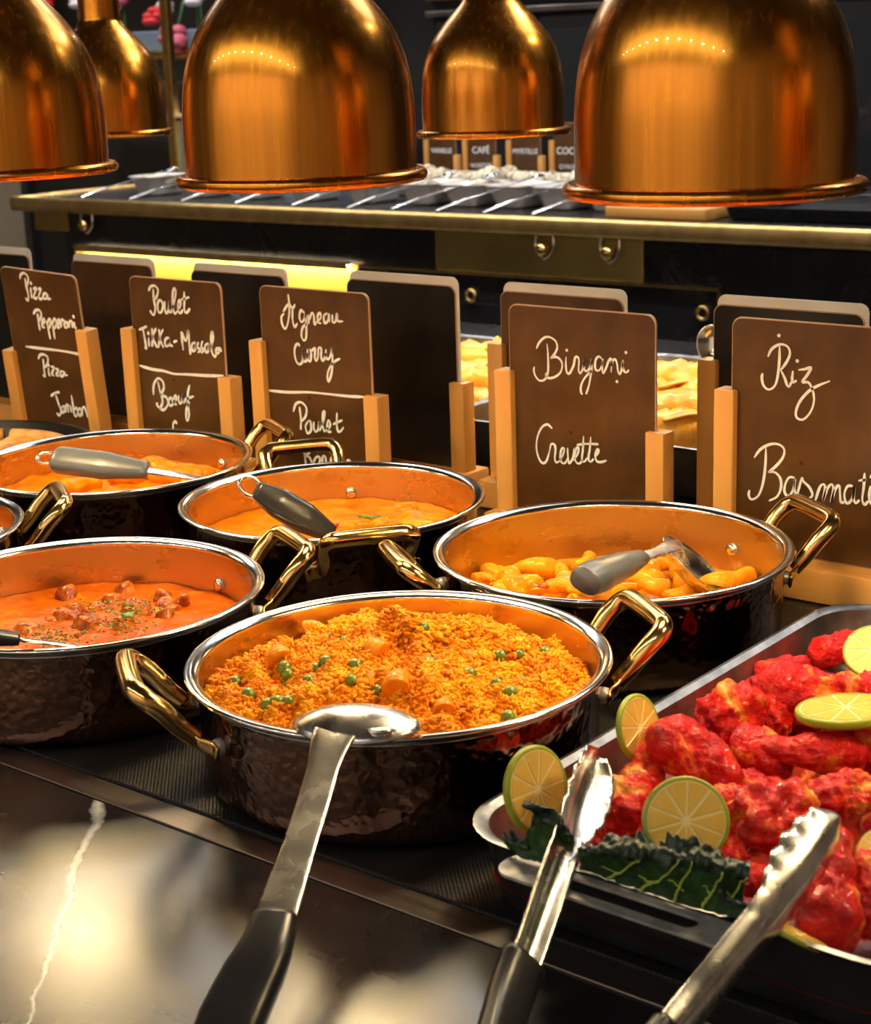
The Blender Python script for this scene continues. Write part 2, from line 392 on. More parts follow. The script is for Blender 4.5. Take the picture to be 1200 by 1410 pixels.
M['pizza'] = noisy('pizza_topping', [(.3, (.55, .10, .012)), (.48, (.80, .34, .04)), (.62, (.92, .58, .14))], 45, 5, .35, 0, .5, 140, .003)
M['crust'] = noisy('pizza_crust', [(.3, (.50, .22, .05)), (.7, (.80, .50, .18))], 40, 4, .55)
# room
M['floor'] = noisy('dark_floor', [(.3, (.05, .045, .04)), (.7, (.09, .08, .07))], 3, 4, .35)
M['ceil'] = plain('ceiling_paint', (.10, .09, .08), .8)
M['wall_dark'] = noisy('dark_wall', [(.3, (.012, .012, .013)), (.7, (.03, .028, .028))], 2, 3, .4)
M['wall_warm'] = noisy('warm_plaster', [(.3, (.62, .46, .30)), (.7, (.74, .58, .40))], 1.5, 3, .7)
M['cab'] = plain('black_cabinet', (.014, .014, .015), .3)
M['glass_door'] = plain('smoked_glass', (.02, .022, .024), .05)
M['white_pot'] = plain('white_ceramic', (.72, .68, .68), .25)
M['bluegrey'] = plain('blue_grey_panel', (.16, .21, .28), .4)
M['dark_metal'] = plain('dark_metal', (.05, .05, .055), .3, .8)
M['led'] = emit('downlight_lens', (1.0, .95, .90), 140.0)
M['pink'] = plain('pink_petals', (.55, .10, .16), .6)
M['redp'] = plain('red_petals', (.55, .015, .02), .6)
M['whitep'] = plain('white_petals', (.7, .62, .66), .6)
M['green'] = plain('green_leaves', (.03, .10, .03), .6)
M['granola'] = noisy('nuts_and_cream', [(.35, (.16, .09, .04)), (.5, (.60, .50, .34)), (.7, (.80, .78, .66))], 60, 4, .6, 0, .6, 120, .004)

# ------------------------------------------------------------------ room shell
def struct(name, vf, mat, label, parent=None, smooth=False):
    return mk(name, vf[0], vf[1], mat, parent, smooth=smooth, label=label, kind='structure')
FL = -0.92
struct('floor', box(-9.2, 2.8, -2.8, 7.2, FL - .1, FL), M['floor'], 'dark stone floor of the dining room')
struct('ceiling', box(-9.2, 2.8, -2.8, 7.2, 2.1, 2.2), M['ceil'], 'dark ceiling with recessed downlights')
struct('wall_back', box(-9.2, 2.8, 7.0, 7.2, FL, 2.1), M['wall_dark'], 'black wall behind the far buffet')
struct('wall_front', box(-9.0, 2.6, -2.8, -2.6, FL, 2.1), M['wall_warm'], 'warm plaster wall facing the buffet')
struct('wall_left', box(-9.2, -9.0, -2.8, 7.0, FL, 2.1), M['wall_warm'], 'warm plaster wall at the end of the buffet')
struct('wall_right', box(2.6, 2.8, -2.8, 7.0, FL, 2.1), M['wall_warm'], 'warm plaster wall beside the entrance')

# ceiling downlights: each a trim ring and a lens with its lamp
def downlight(x, y, label, group, power=1.0, tilt=0.0, cone=120):
    t = thing('downlight', label, 'ceiling light', (x, y, 2.1), group)
    v, f = lathe([(.045, -.004), (.062, -.006), (.064, 0), (.045, 0)], 20, True); mk('trim', v, f, M['dark_metal'], t, local=True)
    v, f = lathe([(.0001, -.003), (.044, -.003)], 20); mk('lens', v, f, M['led'], t, local=True)
    ld = bpy.data.lights.new('downlight_lamp', 'SPOT'); ld.energy = DOWN_W * power; ld.color = (1.0, .95, .90); ld.spot_size = math.radians(cone); ld.spot_blend = .5; ld.shadow_soft_size = .05
    lo = bpy.data.objects.new('downlight_lamp', ld); col.objects.link(lo); lo.parent = t; lo.location = (0, 0, -.03); lo.rotation_euler = (math.radians(tilt), 0, 0)
for k in range(12):
    downlight(-4.2 + .5 * k, -1.5, 'round recessed downlight in the row over the aisle before the buffet', 'aisle downlights', 1.0, -42, 85)
for k in range(6):
    downlight(-5.4 + 1.1 * k, 3.2, 'round recessed downlight in the row over the far buffet', 'far buffet downlights', 1.5)

for k in range(4):  # added row of lamps, brightens the dark flower shelf
    downlight(-7.4 + 1.5 * k, 5.3, 'added round downlight in the unseen row before the back wall', 'added back wall downlights', 1.7)

# luminous panels added to the unseen ceiling for bright reflections in the marble
for k in range(4):
    x = -5.6 + 1.35 * k
    t = thing('added_light_panel', 'added luminous panel in the unseen ceiling before the far buffet', 'ceiling light', (x + .6, 3.1, 2.1), 'added ceiling panels')
    mk('frame', *box(x - .02, x + 1.22, 2.53, 3.72, 2.085, 2.1, .003), M['dark_metal'], t, smooth=False)
    mk('diffuser', *box(x, x + 1.2, 2.55, 3.70, 2.080, 2.086), emit('added_panel_glow', (.93, .97, 1.0), PANEL), t, smooth=False)

# ------------------------------------------------------------------ serving counter
ct = thing('serving_counter', 'long black marble buffet counter with a steel strip along the hot plates', 'counter', (-.9, 1.45, FL))
mk('front_slab', *box(-4.2, 1.6, .36, .641, -.03, 0, .002), M['marble'], ct, smooth=False)
mk('rear_slab', *box(-4.2, 1.6, .6625, 2.35, -.03, -.0005), M['marble_back'], ct, smooth=False)
mk('steel_strip', *box(-4.2, 1.6, .6412, .6624, -.03, .0008, .0006), M['strip'], ct, smooth=False, label='dull steel strip set into the counter')
mk('cabinet_base', *box(-4.1, 1.5, .45, 2.25, FL, -.03), M['cab'], ct, smooth=False)
mk('plinth', *box(-4.05, 1.45, .5, 2.2, FL, FL + .08), M['dark_metal'], ct, smooth=False)
mk('hot_mat', *box(-2.6, .9, .666, 1.235, -.0005, .0012), M['mat'], smooth=False, label='black woven non-slip mat under the pots', cat='mat')

# ------------------------------------------------------------------ copper heat lamps
LAMP_R = .109
prof = [(.1000, .002), (.1000, .05), (.0985, .075), (.0945, .100), (.084, .128), (.066, .153), (.047, .174), (.038, .186), (.0345, .20), (.034, .26), (.034, .30)]
pp = cr(prof, 5)
def make_lamp():
    t = thing('heat_lamp', 'x', 'heat lamp')
    out = [(r + .0012, z) for r, z in pp]; inn = [(max(r - .0008, .001), z) for r, z in pp[::-1]]
    v, f = lathe(out, 96); mk('shade', v, f, M['copper'], t, local=True)
    v, f = lathe(inn, 64); mk('reflector', v, f, M['lamp_in'], t, local=True, label='white inside of the lamp shade')
    rp = [(.1012 + .0038 + .0055 * math.cos(a), .0045 + .0055 * math.sin(a)) for a in np.linspace(0, 2 * math.pi, 13)[:-1]]
    v, f = lathe(rp, 96, True); mk('rolled_rim', v, f, M['copper'], t, local=True)
    v, f = lathe([(.0001, .30), (.022, .302), (.020, .33), (.009, .345), (.0045, .36), (.0045, 1.385)], 24); mk('stem', v, f, M['brass'], t, local=True)
    bu = [(.0001, .085), (.012, .087), (.022, .094), (.027, .106), (.026, .118), (.020, .132), (.014, .145), (.013, .17), (.0001, .172)]
    v, f = lathe(cr(bu, 3), 24); mk('bulb', v, f, M['bulb'], t, local=True, label='glowing warm bulb')
    return t
def lamp_light(t):
    ld = bpy.data.lights.new('heat_light', 'POINT'); ld.energy = HEAT_W; ld.color = (1.0, .80, .45); ld.shadow_soft_size = .028
    lo = bpy.data.objects.new('heat_light', ld); col.objects.link(lo); lo.parent = t; lo.location = (0, 0, .066)
lamps = [(-1.039, 1.10, .356, 'copper heat lamp hanging before the lamb curry sign'), (-.628, 1.10, .356, 'copper heat lamp hanging over the prawn and biryani pots by the tray'),
         (-1.4505, 1.10, .356, 'copper heat lamp hanging before the pizza sign'), (-.2165, 1.10, .356, 'copper heat lamp hanging over the chicken tray end'),
         (-1.862, 1.10, .356, 'copper heat lamp hanging past the pizza pan'),
         (-1.482, 1.97, .347, 'slim-necked copper heat lamp over the fried food on the far side of the counter'),
         (-1.897, 1.97, .347, 'copper heat lamp on the far side hidden behind another shade'),
         (-2.312, 1.97, .344, 'slim-necked copper heat lamp on the far side near the flowers'),
         (-1.067, 1.97, .347, 'copper heat lamp on the far side over the fried rolls')]
lp = make_lamp()
LS = .855
for i, (x, y, z, lb) in enumerate(lamps):
    o = lp if i == 0 else copy_tree(lp)
    x, y, z = x * LS, y * LS, .46 - (.46 - z) * LS; o.scale = (LS, LS, LS)
    o.location = (x, y, z); o['label'] = lb; o['group'] = 'copper heat lamps over the buffet'
    o.rotation_euler = (0, 0, i * 1.3)
for o in [q for q in col.objects if q.name.startswith('heat_lamp')]:
    lamp_light(o)
# the two rails that the lamp stems hang from
for y, lb in ((1.10 * .855, 'brass ceiling rail over the front row of heat lamps'), (1.97 * .855, 'brass ceiling rail over the far row of heat lamps')):
    t = thing('lamp_rail', lb, 'rail', (-1.2, y, 1.55))
    mk('bar', *tube(cr([(-3.2, y, 1.555), (-1, y, 1.555), (1.2, y, 1.555)], 2), .012, 12), M['brass'], t)
    for x in (-3.0, -1.0, 1.0):
        mk('hanger', *tube(cr([(x, y, 1.56), (x, y, 1.8), (x, y, 2.1)], 2), .008, 10), M['brass'], t)

# ------------------------------------------------------------------ pots
RIM_Z = .08
def make_pot():
    t = thing('copper_pot', 'x', 'pot')
    op = cr([(.0001, .0014), (.06, .0014), (.112, .0014), (.1225, .0040), (.1285, .0115), (.1305, .026), (.1315, .05), (.1322, .068), (.1330, .0735)], 5)
    v, f = lathe(op, 128); mk('body', v, f, M['hammer'], t, local=True)
    ip = cr([(.1306, .0765), (.1300, .06), (.1290, .03), (.1255, .012), (.114, .0055), (.06, .005), (.0001, .005)], 4)
    v, f = lathe(ip, 96); mk('lining', v, f, M['steel'], t, local=True, label='brushed steel lining')
    rp = cr([(.1306, .0755), (.1306, .0780), (.1330, .0800), (.1370, .0812), (.1395, .0808), (.1402, .0795), (.1393, .0780), (.1360, .0765), (.1332, .0742), (.1330, .0730)], 3)
    v, f = lathe(rp, 128); mk('rim', v, f, M['steel_bright'], t, local=True, label='polished steel rim')
    for s in (0, math.pi):
        Rz = np.array(Matrix.Rotation(s, 4, 'Z'))
        half = [(.1385, .0345, .0545), (.1480, .0352, .0640), (.1590, .0368, .0775), (.1680, .0362, .0858), (.1728, .0318, .0895), (.1745, .0240, .0906), (.1750, .0, .0908)]
        path = cr(half + [(x, -y, z) for x, y, z in half[-2::-1]], 6)
        n = len(path); u = np.abs(np.linspace(-1, 1, n))
        vf = tube(path, .0070 - .0012 * u ** 3, 12)
        h = mk('handle', *xf(vf, Rz), M['brass'], t, local=True)
        for sg in (-1, 1):
            br = [(.1405, .0350 * sg, .0565), (.1380, .0390 * sg, .0535), (.1305, .0440 * sg, .0510), (.1285, .0490 * sg, .0490)]
            mk('bracket', *xf(sweep(cr(br, 4), [.011] * 4 * 3 + [.011], .003, (1, 0, .1)), Rz), M['brass'], h, local=True)
            a = math.atan2(.0432 * sg, .128); c, s_ = math.cos(a), math.sin(a)
            for r0, r1, rr, mt in ((.128, .1375, .0056, M['rivet']), (.1305, .1262, .0052, M['steel_bright'])):
                pts = [(r0 * c, r0 * s_, .0515), ((r0 * .3 + r1 * .7) * c, (r0 * .3 + r1 * .7) * s_, .0515), (r1 * c, r1 * s_, .0515), (r1 * c * 1.0001 + (r1 - r0) * .02 * c, r1 * s_, .0515)]
                mk('rivet', *xf(tube(pts, [rr, rr, rr * .8, rr * .3], 14), Rz), mt, h, local=True)
    return t
POTS = {'rice': (-.6834, .791, 54, 1.0, 'dark hammered copper pot heaped with yellow prawn rice'),
        'biry': (-.7047, 1.0795, 55, 1.016, 'dark hammered copper pot of yellow prawn curry before the biryani sign'),
        'mid': (-.9996, 1.0747, -37, .980, 'dark hammered copper pot of smooth orange curry before the lamb curry sign'),
        'far': (-1.2933, 1.0718, 62, 1.0, 'dark hammered copper pot of orange chicken curry before the tikka sign'),
        'near': (-.9819, .7707, 64, 1.0, 'dark hammered copper pot of red meat curry with chopped herbs'),
        'ext': (-1.2807, .775, 58, 1.0, 'dark hammered copper pot of plain red sauce beside the meat curry')}
pot0 = make_pot()
for i, (k, (x, y, a, s, lb)) in enumerate(POTS.items()):
    o = pot0 if i == 0 else copy_tree(pot0)
    o.location = (x, y, .0); o.rotation_euler = (0, 0, math.radians(a)); o.scale = (s, s, 1)
    o['label'] = lb; o['group'] = 'copper pots on the buffet'

# ------------------------------------------------------------------ pot contents
def disc(R, n_r=40, n_a=96):
    v = [(0, 0)]; f = []
    for i in range(1, n_r + 1):
        r = R * i / n_r
        for k in range(n_a):
            a = 2 * math.pi * k / n_a; v.append((r * math.cos(a), r * math.sin(a)))
    for k in range(n_a): f.append((0, 1 + k, 1 + (k + 1) % n_a))
    for i in range(n_r - 1):
        a = 1 + i * n_a; b = a + n_a
        for k in range(n_a): f.append((a + k, b + k, b + (k + 1) % n_a, a + (k + 1) % n_a))
    return np.array(v), f
def sauce(pot, z, mat, name, label, amp=.0012, seed=1):
    px, py = POTS[pot][:2]; s = POTS[pot][3]
    R = .1292 * s
    d, f = disc(R); r = np.linalg.norm(d, axis=1) / R
    P3 = np.column_stack([d, np.zeros(len(d))])
    zz = z + amp * SN(seed, 26)(P3) + .5 * amp * SN(seed + 1, 70)(P3) + .0016 * np.clip(r - .9, 0, 1) / .1
    # closed volume: the surface plus a bottom disc
    n = len(d); na = 96
    top = np.column_stack([d[:, 0] + px, d[:, 1] + py, zz])
    ring = d[-na:] * .93
    bot = np.column_stack([ring[:, 0] + px, ring[:, 1] + py, np.full(na, .0095)])
    ff = list(f); b0 = n - na
    for k in range(na):
        k2 = (k + 1) % na; ff.append((b0 + k, n + k, n + k2, b0 + k2))
    ff.append(tuple(n + k for k in range(na - 1, -1, -1)))
    v = np.vstack([top, bot])
    t = np.array([px, py, .0095])
    o = mk(name, v - t, ff, mat, None, label=label, cat='sauce', kind='stuff'); o.location = t
    return o
sauce('near', .043, M['sauce_red'], 'curry_sauce', 'thick red curry sauce around the braised meat', .0016, 3)
sauce('mid', .045, M['sauce_orange'], 'curry_sauce', 'smooth orange curry sauce with a coriander leaf on top', .0012, 5)
sauce('far', .045, M['sauce_orange'], 'curry_sauce', 'orange curry sauce around pale chicken chunks', .0014, 7)
sauce('ext', .044, M['sauce_red'], 'curry_sauce', 'plain red curry sauce by the meat curry pot', .001, 9)
sauce('biry', .031, M['sauce_yellow'], 'curry_sauce', 'yellow curry sauce under the heaped prawns', .0015, 11)

def blob(name, pos, L, W, H, yaw, mat, label, cat, group, seed, sub=3, n=3, amps=None, tilt=0.0, kind=None):
    r = np.random.default_rng(seed); ells = []
    for i in range(n):
        t = (i / (n - 1) - .5) if n > 1 else 0
        c = np.array([t * L * .9, r.uniform(-.15, .15) * W, r.uniform(-.12, .12) * H])
        k = r.uniform(.75, 1.1)
        ells.append((c, np.array([L * .36, W * .5 * k, H * .5 * k])))
    v, f = lump(ells, sub, amps or ((1.2 / L, W * .07), (3.2 / L, W * .035)), seed)
    Mx = Matrix.Rotation(yaw, 4, 'Z') @ Matrix.Rotation(tilt, 4, 'Y')
    v = v @ np.array(Mx)[:3, :3].T
    o = mk(name, v, f, mat, None, label=label, cat=cat, group=group); o.location = pos
    return o
# braised meat in the near pot
for i, (x, y, L, W) in enumerate([(110, 862, 60, 42), (160, 850, 60, 40), (205, 846, 46, 34), (140, 878, 54, 36), (60, 868, 46, 34), (168, 830, 48, 26), (230, 868, 40, 24), (95, 840, 50, 28), (240, 838, 34, 20)]):
    p = onz(x, y, .037); s = scale_at(p)
    blob('meat_chunk', p, L * s, W * s * 1.2, .024, .4 * i, M['meat'], 'chunk of brown braised meat in the red curry', 'meat', 'meat chunks in the red curry', 40 + i, 4, 2, ((22, .004), (60, .0028), (140, .0012)))
# chicken in far and mid pots
for i, (x, y, L, W) in enumerate([(205, 648, 60, 40), (250, 656, 60, 36), (180, 655, 40, 30), (110, 670, 44, 22), (270, 662, 44, 24)]):
    p = onz(x, y, .050); s = scale_at(p)
    blob('chicken_chunk', p, L * s, W * s, .022, .5 * i, M['chunk_orange'], 'saucy chicken chunk in the orange curry before the tikka sign', 'chicken', 'chicken chunks in the orange curry', 60 + i, 4)
for i, (x, y, L, W) in enumerate([(560, 718, 66, 40), (585, 712, 44, 30), (525, 722, 40, 24), (490, 724, 34, 20), (545, 706, 40, 24)]):
    p = onz(x, y, .045); s = scale_at(p)
    blob('chicken_chunk', p, L * s, W * s, .013, .3 * i, M['chunk_orange'], 'saucy chicken chunk under the coriander in the smooth orange curry', 'chicken', 'chicken chunks under the coriander', 70 + i, 4)
# coriander leaves and pepper pieces lying on the curries
def leafbit(x, y, z, L, W, yaw, label, name='coriander_leaf', mat='leaf'):
    p = onz(x, y, z); s = scale_at(p)
    n = 14; a = np.linspace(0, 2 * math.pi, n, endpoint=False); rr = 1 + .25 * np.sin(5 * a)
    v = [(0, 0, .0012)] + [(L * s * .5 * q * math.cos(t), W * s * .5 * q * math.sin(t), .0006 * math.sin(3 * t)) for q, t in zip(rr, a)]
    v += [(q[0], q[1], q[2] - .0008) for q in v[1:]]
    f = [(0, 1 + k, 1 + (k + 1) % n) for k in range(n)] + [(1 + k, 1 + n + k, 1 + n + (k + 1) % n, 1 + (k + 1) % n) for k in range(n)] + [tuple(range(2 * n, n, -1))]
    o = mk(name, np.array(v), f, M[mat], None, label=label, cat='leaf' if mat == 'leaf' else 'pepper'); o.location = p; o.rotation_euler = (0, 0, yaw)
leafbit(508, 711, .052, 30, 14, .4, 'long green coriander leaf on the smooth orange curry')
leafbit(512, 728, .051, 26, 16, 1.2, 'small green coriander leaf below the long leaf on the orange curry')
leafbit(460, 722, .048, 14, 14, .3, 'red pepper piece beside the grey spoon handle in the orange curry', 'pepper_piece', 'red')
leafbit(176, 846, .064, 18, 26, .9, 'dark coriander leaf standing on the braised meat')
# chopped herbs strewn on the meat curry
def flakes(name, centre_fn, n, size, label, seed):
    r = np.random.default_rng(seed); V = []; Fc = []
    for i in range(n):
        p = centre_fn(r)
        a = r.uniform(0, 6.28); L = size * r.uniform(.6, 1.5); W = L * r.uniform(.35, .7)
        u = np.array([math.cos(a), math.sin(a), r.uniform(-.5, .5)]) * L / 2; w_ = np.array([-math.sin(a), math.cos(a), r.uniform(-.4, .4)]) * W / 2
        h = np.array([0, 0, .0004]); b = len(V)
        V += [p - u, p - w_ + h, p + u, p + w_ + h, p - h * 2]
        Fc += [(b, b + 1, b + 2), (b, b + 2, b + 3), (b, b + 4, b + 1), (b + 1, b + 4, b + 2), (b + 2, b + 4, b + 3), (b + 3, b + 4, b)]
    V = np.array(V); t = V.mean(0)
    o = mk(name, V - t, Fc, M['herb'], None, smooth=False, label=label, cat='herbs', kind='stuff'); o.location = t
def meat_herb(r):
    c = [(150, 835), (185, 838), (80, 872), (170, 862), (65, 880)][r.integers(5)]
    return onz(c[0] + r.normal() * 26, c[1] + r.normal() * 7, .0585 + r.uniform(0, .003))
flakes('chopped_herbs', meat_herb, 520, .0028, 'chopped dried herbs sprinkled on the red meat curry', 5)

# prawns and chunks in the yellow curry
def curled(name, p, size, yaw, mat, label, group, cat='prawn', bend=2.6, fat=.34, seg=7, tilt=0., pitch=0.):
    """a curled prawn: tapering ringed body bent into a C, with a small tail fan"""
    n = 40; t = np.linspace(0, 1, n)
    a = -bend / 2 + bend * t; R = size * .42
    path = np.column_stack([R * np.sin(a), R * (np.cos(a) - .45), size * .05 * np.sin(3 * t)])
    rad = size * fat * .5 * (1 - .62 * t ** 1.4) * np.clip(t * 9 + .45, 0, 1) ** .5
    rad = rad * (1 + .02 * np.sin(t * seg * 2 * math.pi)); rad[-1] = rad[-2] * .5
    v, f = tube(path, rad, 14)
    d = path[-1] - path[-2]; d /= np.linalg.norm(d)
    Mx = Matrix.Rotation(yaw, 3, 'Z') @ Matrix.Rotation(tilt, 3, 'X') @ Matrix.Rotation(pitch, 3, 'Y')
    Mx = np.array(Mx)
    o = mk(name, v @ Mx.T, f, mat, None, label=label, cat=cat, group=group); o.location = p
    sd = np.array([-d[1], d[0], 0]); e = path[-1]; fans = []
    for s in (-1, 1):
        q = np.array([e, e + d * size * .10 + sd * s * size * .07, e + d * size * .2 + sd * s * size * .12])
        fans.append(sweep(cr(q, 3), [size * .03, size * .06, size * .09, size * .1, size * .09, size * .07, size * .03], size * .02, (0, 0, 1), 8, 2))
    fv, ff = join(*fans)
    mk('tail_fan', fv @ Mx.T, ff, mat, o, local=True)
    return o
spots = [(690, 795, 40), (735, 785, 60), (760, 802, 56), (700, 808, 44), (785, 788, 44), (770, 815, 44), (720, 812, 40), (800, 772, 40), (830, 800, 50),
         (880, 795, 54), (915, 786, 60), (905, 806, 54), (945, 796, 56), (960, 806, 50), (985, 802, 46), (1010, 800, 44), (870, 812, 44), (930, 812, 44), (845, 782, 44), (665, 800, 34)]
for i, (x, y, w_) in enumerate(spots):
    p = onz(x, y, .036 + .004 * (i % 3)); s = scale_at(p)
    if i % 3:
        curled('curry_prawn', p, w_ * s * 1.25, rng.uniform(0, 6), M['prawn_yellow'], 'plump yellow prawn in the yellow curry', 'prawns in the yellow curry', bend=2.0, fat=.42, tilt=rng.uniform(-.5, .5))
    else:
        blob('potato_chunk', p, w_ * s, w_ * s * .7, .022, i * .7, M['prawn_yellow'], 'yellow vegetable chunk between the prawns in the yellow curry', 'vegetable', 'vegetable chunks in the yellow curry', 90 + i, 4)
leafbit(748, 807, .052, 16, 10, .2, 'red pepper piece on the yellow prawn curry', 'pepper_piece', 'red')

# ------------------------------------------------------------------ the rice
RX, RY = POTS['rice'][:2]
nzA, nzB, nzC = SN(21, 16, dim=2), SN(22, 42, dim=2), SN(23, 110, dim=2)
def rice_h(X, Y):
    dx = np.asarray(X) - RX; dy = np.asarray(Y) - RY; P = np.stack([dx, dy], -1); r = np.sqrt(dx * dx + dy * dy)
    cx = dx * RT[0] + dy * RT[1]; cy = dx * FW[0] + dy * FW[1]       # along / away from the guest's side
    h = .0615 + .022 * np.exp(-((cx / .085) ** 2 + ((cy - .01) / .09) ** 2)) + .013 * np.exp(-(((cx - .016) / .03) ** 2 + ((cy - .028) / .03) ** 2))
    h = h + .0048 * nzA(P) + .0038 * nzB(P) + .0012 * nzC(P) - .010 * np.clip((r - .11) / .02, 0, 1)
    return h
d, f = disc(.1285, 90, 160)
top = np.column_stack([d[:, 0] + RX, d[:, 1] + RY, rice_h(d[:, 0] + RX, d[:, 1] + RY)])
rice = thing('biryani_rice', 'heap of yellow prawn rice with peas', 'rice', (RX, RY, .01), kind='stuff')
ring = d[-160:] * .95; na = 160; n0 = len(d)
bot = np.column_stack([ring[:, 0] + RX, ring[:, 1] + RY, np.full(na, .0105)])
ff = list(f) + [(n0 - na + k, n0 + k, n0 + (k + 1) % na, n0 - na + (k + 1) % na) for k in range(na)] + [tuple(n0 + k for k in range(na - 1, -1, -1))]
mk('rice_heap', np.vstack([top, bot]), ff, M['rice_bed'], rice, kind='stuff')
def grains(n, seed):
    r = np.random.default_rng(seed)
    rad = .1265 * np.sqrt(r.uniform(0, 1, n)); a = r.uniform(0, 2 * math.pi, n)
    x = RX + rad * np.cos(a); y = RY + rad * np.sin(a); z = rice_h(x, y) + r.uniform(-.0006, .0022, n)
    yaw = r.uniform(0, 2 * math.pi, n); pit = r.normal(0, .45, n)
    T = np.stack([np.cos(yaw) * np.cos(pit), np.sin(yaw) * np.cos(pit), np.sin(pit)], -1)
    S = np.stack([-np.sin(yaw), np.cos(yaw), 0 * yaw], -1); N = np.cross(T, S)
    L = r.uniform(.0032, .0050, n); W = r.uniform(.0011, .0016, n)
    C = np.stack([x, y, z], -1); k = 5; ph = np.arange(k) * 2 * math.pi / k
    V = [C - T * L[:, None]]
    for s in (-.45, .45):
        for q in ph: V.append(C + T * (s * L)[:, None] + (S * math.cos(q) + N * math.sin(q)) * W[:, None])
    V.append(C + T * L[:, None])
    V = np.stack(V, 1).reshape(-1, 3); m = 2 * k + 2
    fc = []
    for q in range(k):
        q2 = (q + 1) % k
        fc += [(0, 1 + q2, 1 + q), (1 + q, 1 + q2, 1 + k + q2), (1 + q, 1 + k + q2, 1 + k + q), (1 + k + q, 1 + k + q2, 2 * k + 1)]
    fc = np.array(fc); FA = (fc[None] + (np.arange(n) * m)[:, None, None]).reshape(-1, 3)
    me = bpy.data.meshes.new('rice_grains')
    V = V - np.array(rice.location)
    me.vertices.add(len(V)); me.vertices.foreach_set('co', V.astype(np.float32).ravel())
    me.loops.add(FA.size); me.loops.foreach_set('vertex_index', FA.astype(np.int32).ravel())
    me.polygons.add(len(FA)); me.polygons.foreach_set('loop_start', np.arange(len(FA), dtype=np.int32) * 3)
    me.polygons.foreach_set('use_smooth', np.ones(len(FA), bool))
    me.materials.append(M['rice']); me.update(calc_edges=True)
    o = bpy.data.objects.new('rice_grains', me); col.objects.link(o); o.parent = rice; o['kind'] = 'stuff'
grains(17000, 3)
def on_rice(x, y, dz=0.):
    d = ray(x, y); t = np.linspace(.8, 1.5, 1400); P = CAM + d * t[:, None] / np.linalg.norm(d)
    hh = rice_h(P[:, 0], P[:, 1]); i = int(np.argmax(P[:, 2] < hh)); return P[i] + np.array([0, 0, dz])
pv, pf = ico(2)
peas = [(346, 899), (291, 910), (450, 914), (324, 942), (394, 946), (435, 924), (426, 940), (485, 940), (490, 919), (457, 880), (476, 886), (397, 969), (370, 974), (520, 954),
        (542, 960), (392, 922), (396, 932), (382, 970), (342, 959), (579, 847), (583, 868), (752, 901), (723, 879), (690, 906), (716, 904), (647, 931), (685, 944), (722, 943), (703, 956), (776, 899), (592, 917), (700, 990)]
pea0 = None
for i, (x, y) in enumerate(peas):
    p = on_rice(x, y, .0012); s = rng.uniform(.0046, .0056) * (.8 if i % 5 == 4 else 1)
    if pea0 is None: pea0 = o = mk('pea', pv, pf, M['pea'])
    else: o = pea0.copy(); col.objects.link(o)
    o.location = p; o.scale = (s, s, s * .94)
    setprops(o, 'round green pea in the yellow prawn rice', 'pea', 'peas in the yellow rice')
for i, (x, y, sz, yaw, bend, fat, lb) in enumerate([(398, 905, .032, 2.3, 1.2, .62, 'stubby orange prawn lying between the peas on the rice'), (568, 945, .046, 1.9, 1.2, .40, 'long orange prawn behind the upturned spoon bowl on the rice'),
        (430, 874, .036, .4, 1.0, .40, 'pale prawn at the back of the rice heap by the pot wall'), (528, 893, .032, 2.6, 1.4, .55, 'orange prawn half sunk under the herb-dusted top of the rice'),
        (518, 938, .022, 1.0, 1.4, .6, 'small orange prawn piece between two peas'), (626, 976, .030, 2.0, 1.0, .5, 'orange prawn piece near the front rim of the rice pot'),
        (640, 912, .030, .6, 1.4, .5, 'orange prawn piece on the right slope of the rice heap')]):
    p = on_rice(x, y, -.002)
    curled('rice_prawn', p, sz, yaw, M['prawn'], lb, 'prawns on the rice', bend=bend, fat=fat, tilt=.35)
def rice_herb(r):
    c = [(560, 850), (620, 880), (500, 885), (600, 905), (640, 900)][r.integers(5)]
    return on_rice(c[0] + r.normal() * 42, np.clip(c[1] + r.normal() * 16, 838, 985), .0022)
flakes('dried_herbs', rice_herb, 330, .0019, 'dried green herb flakes dusted over the rice', 8)

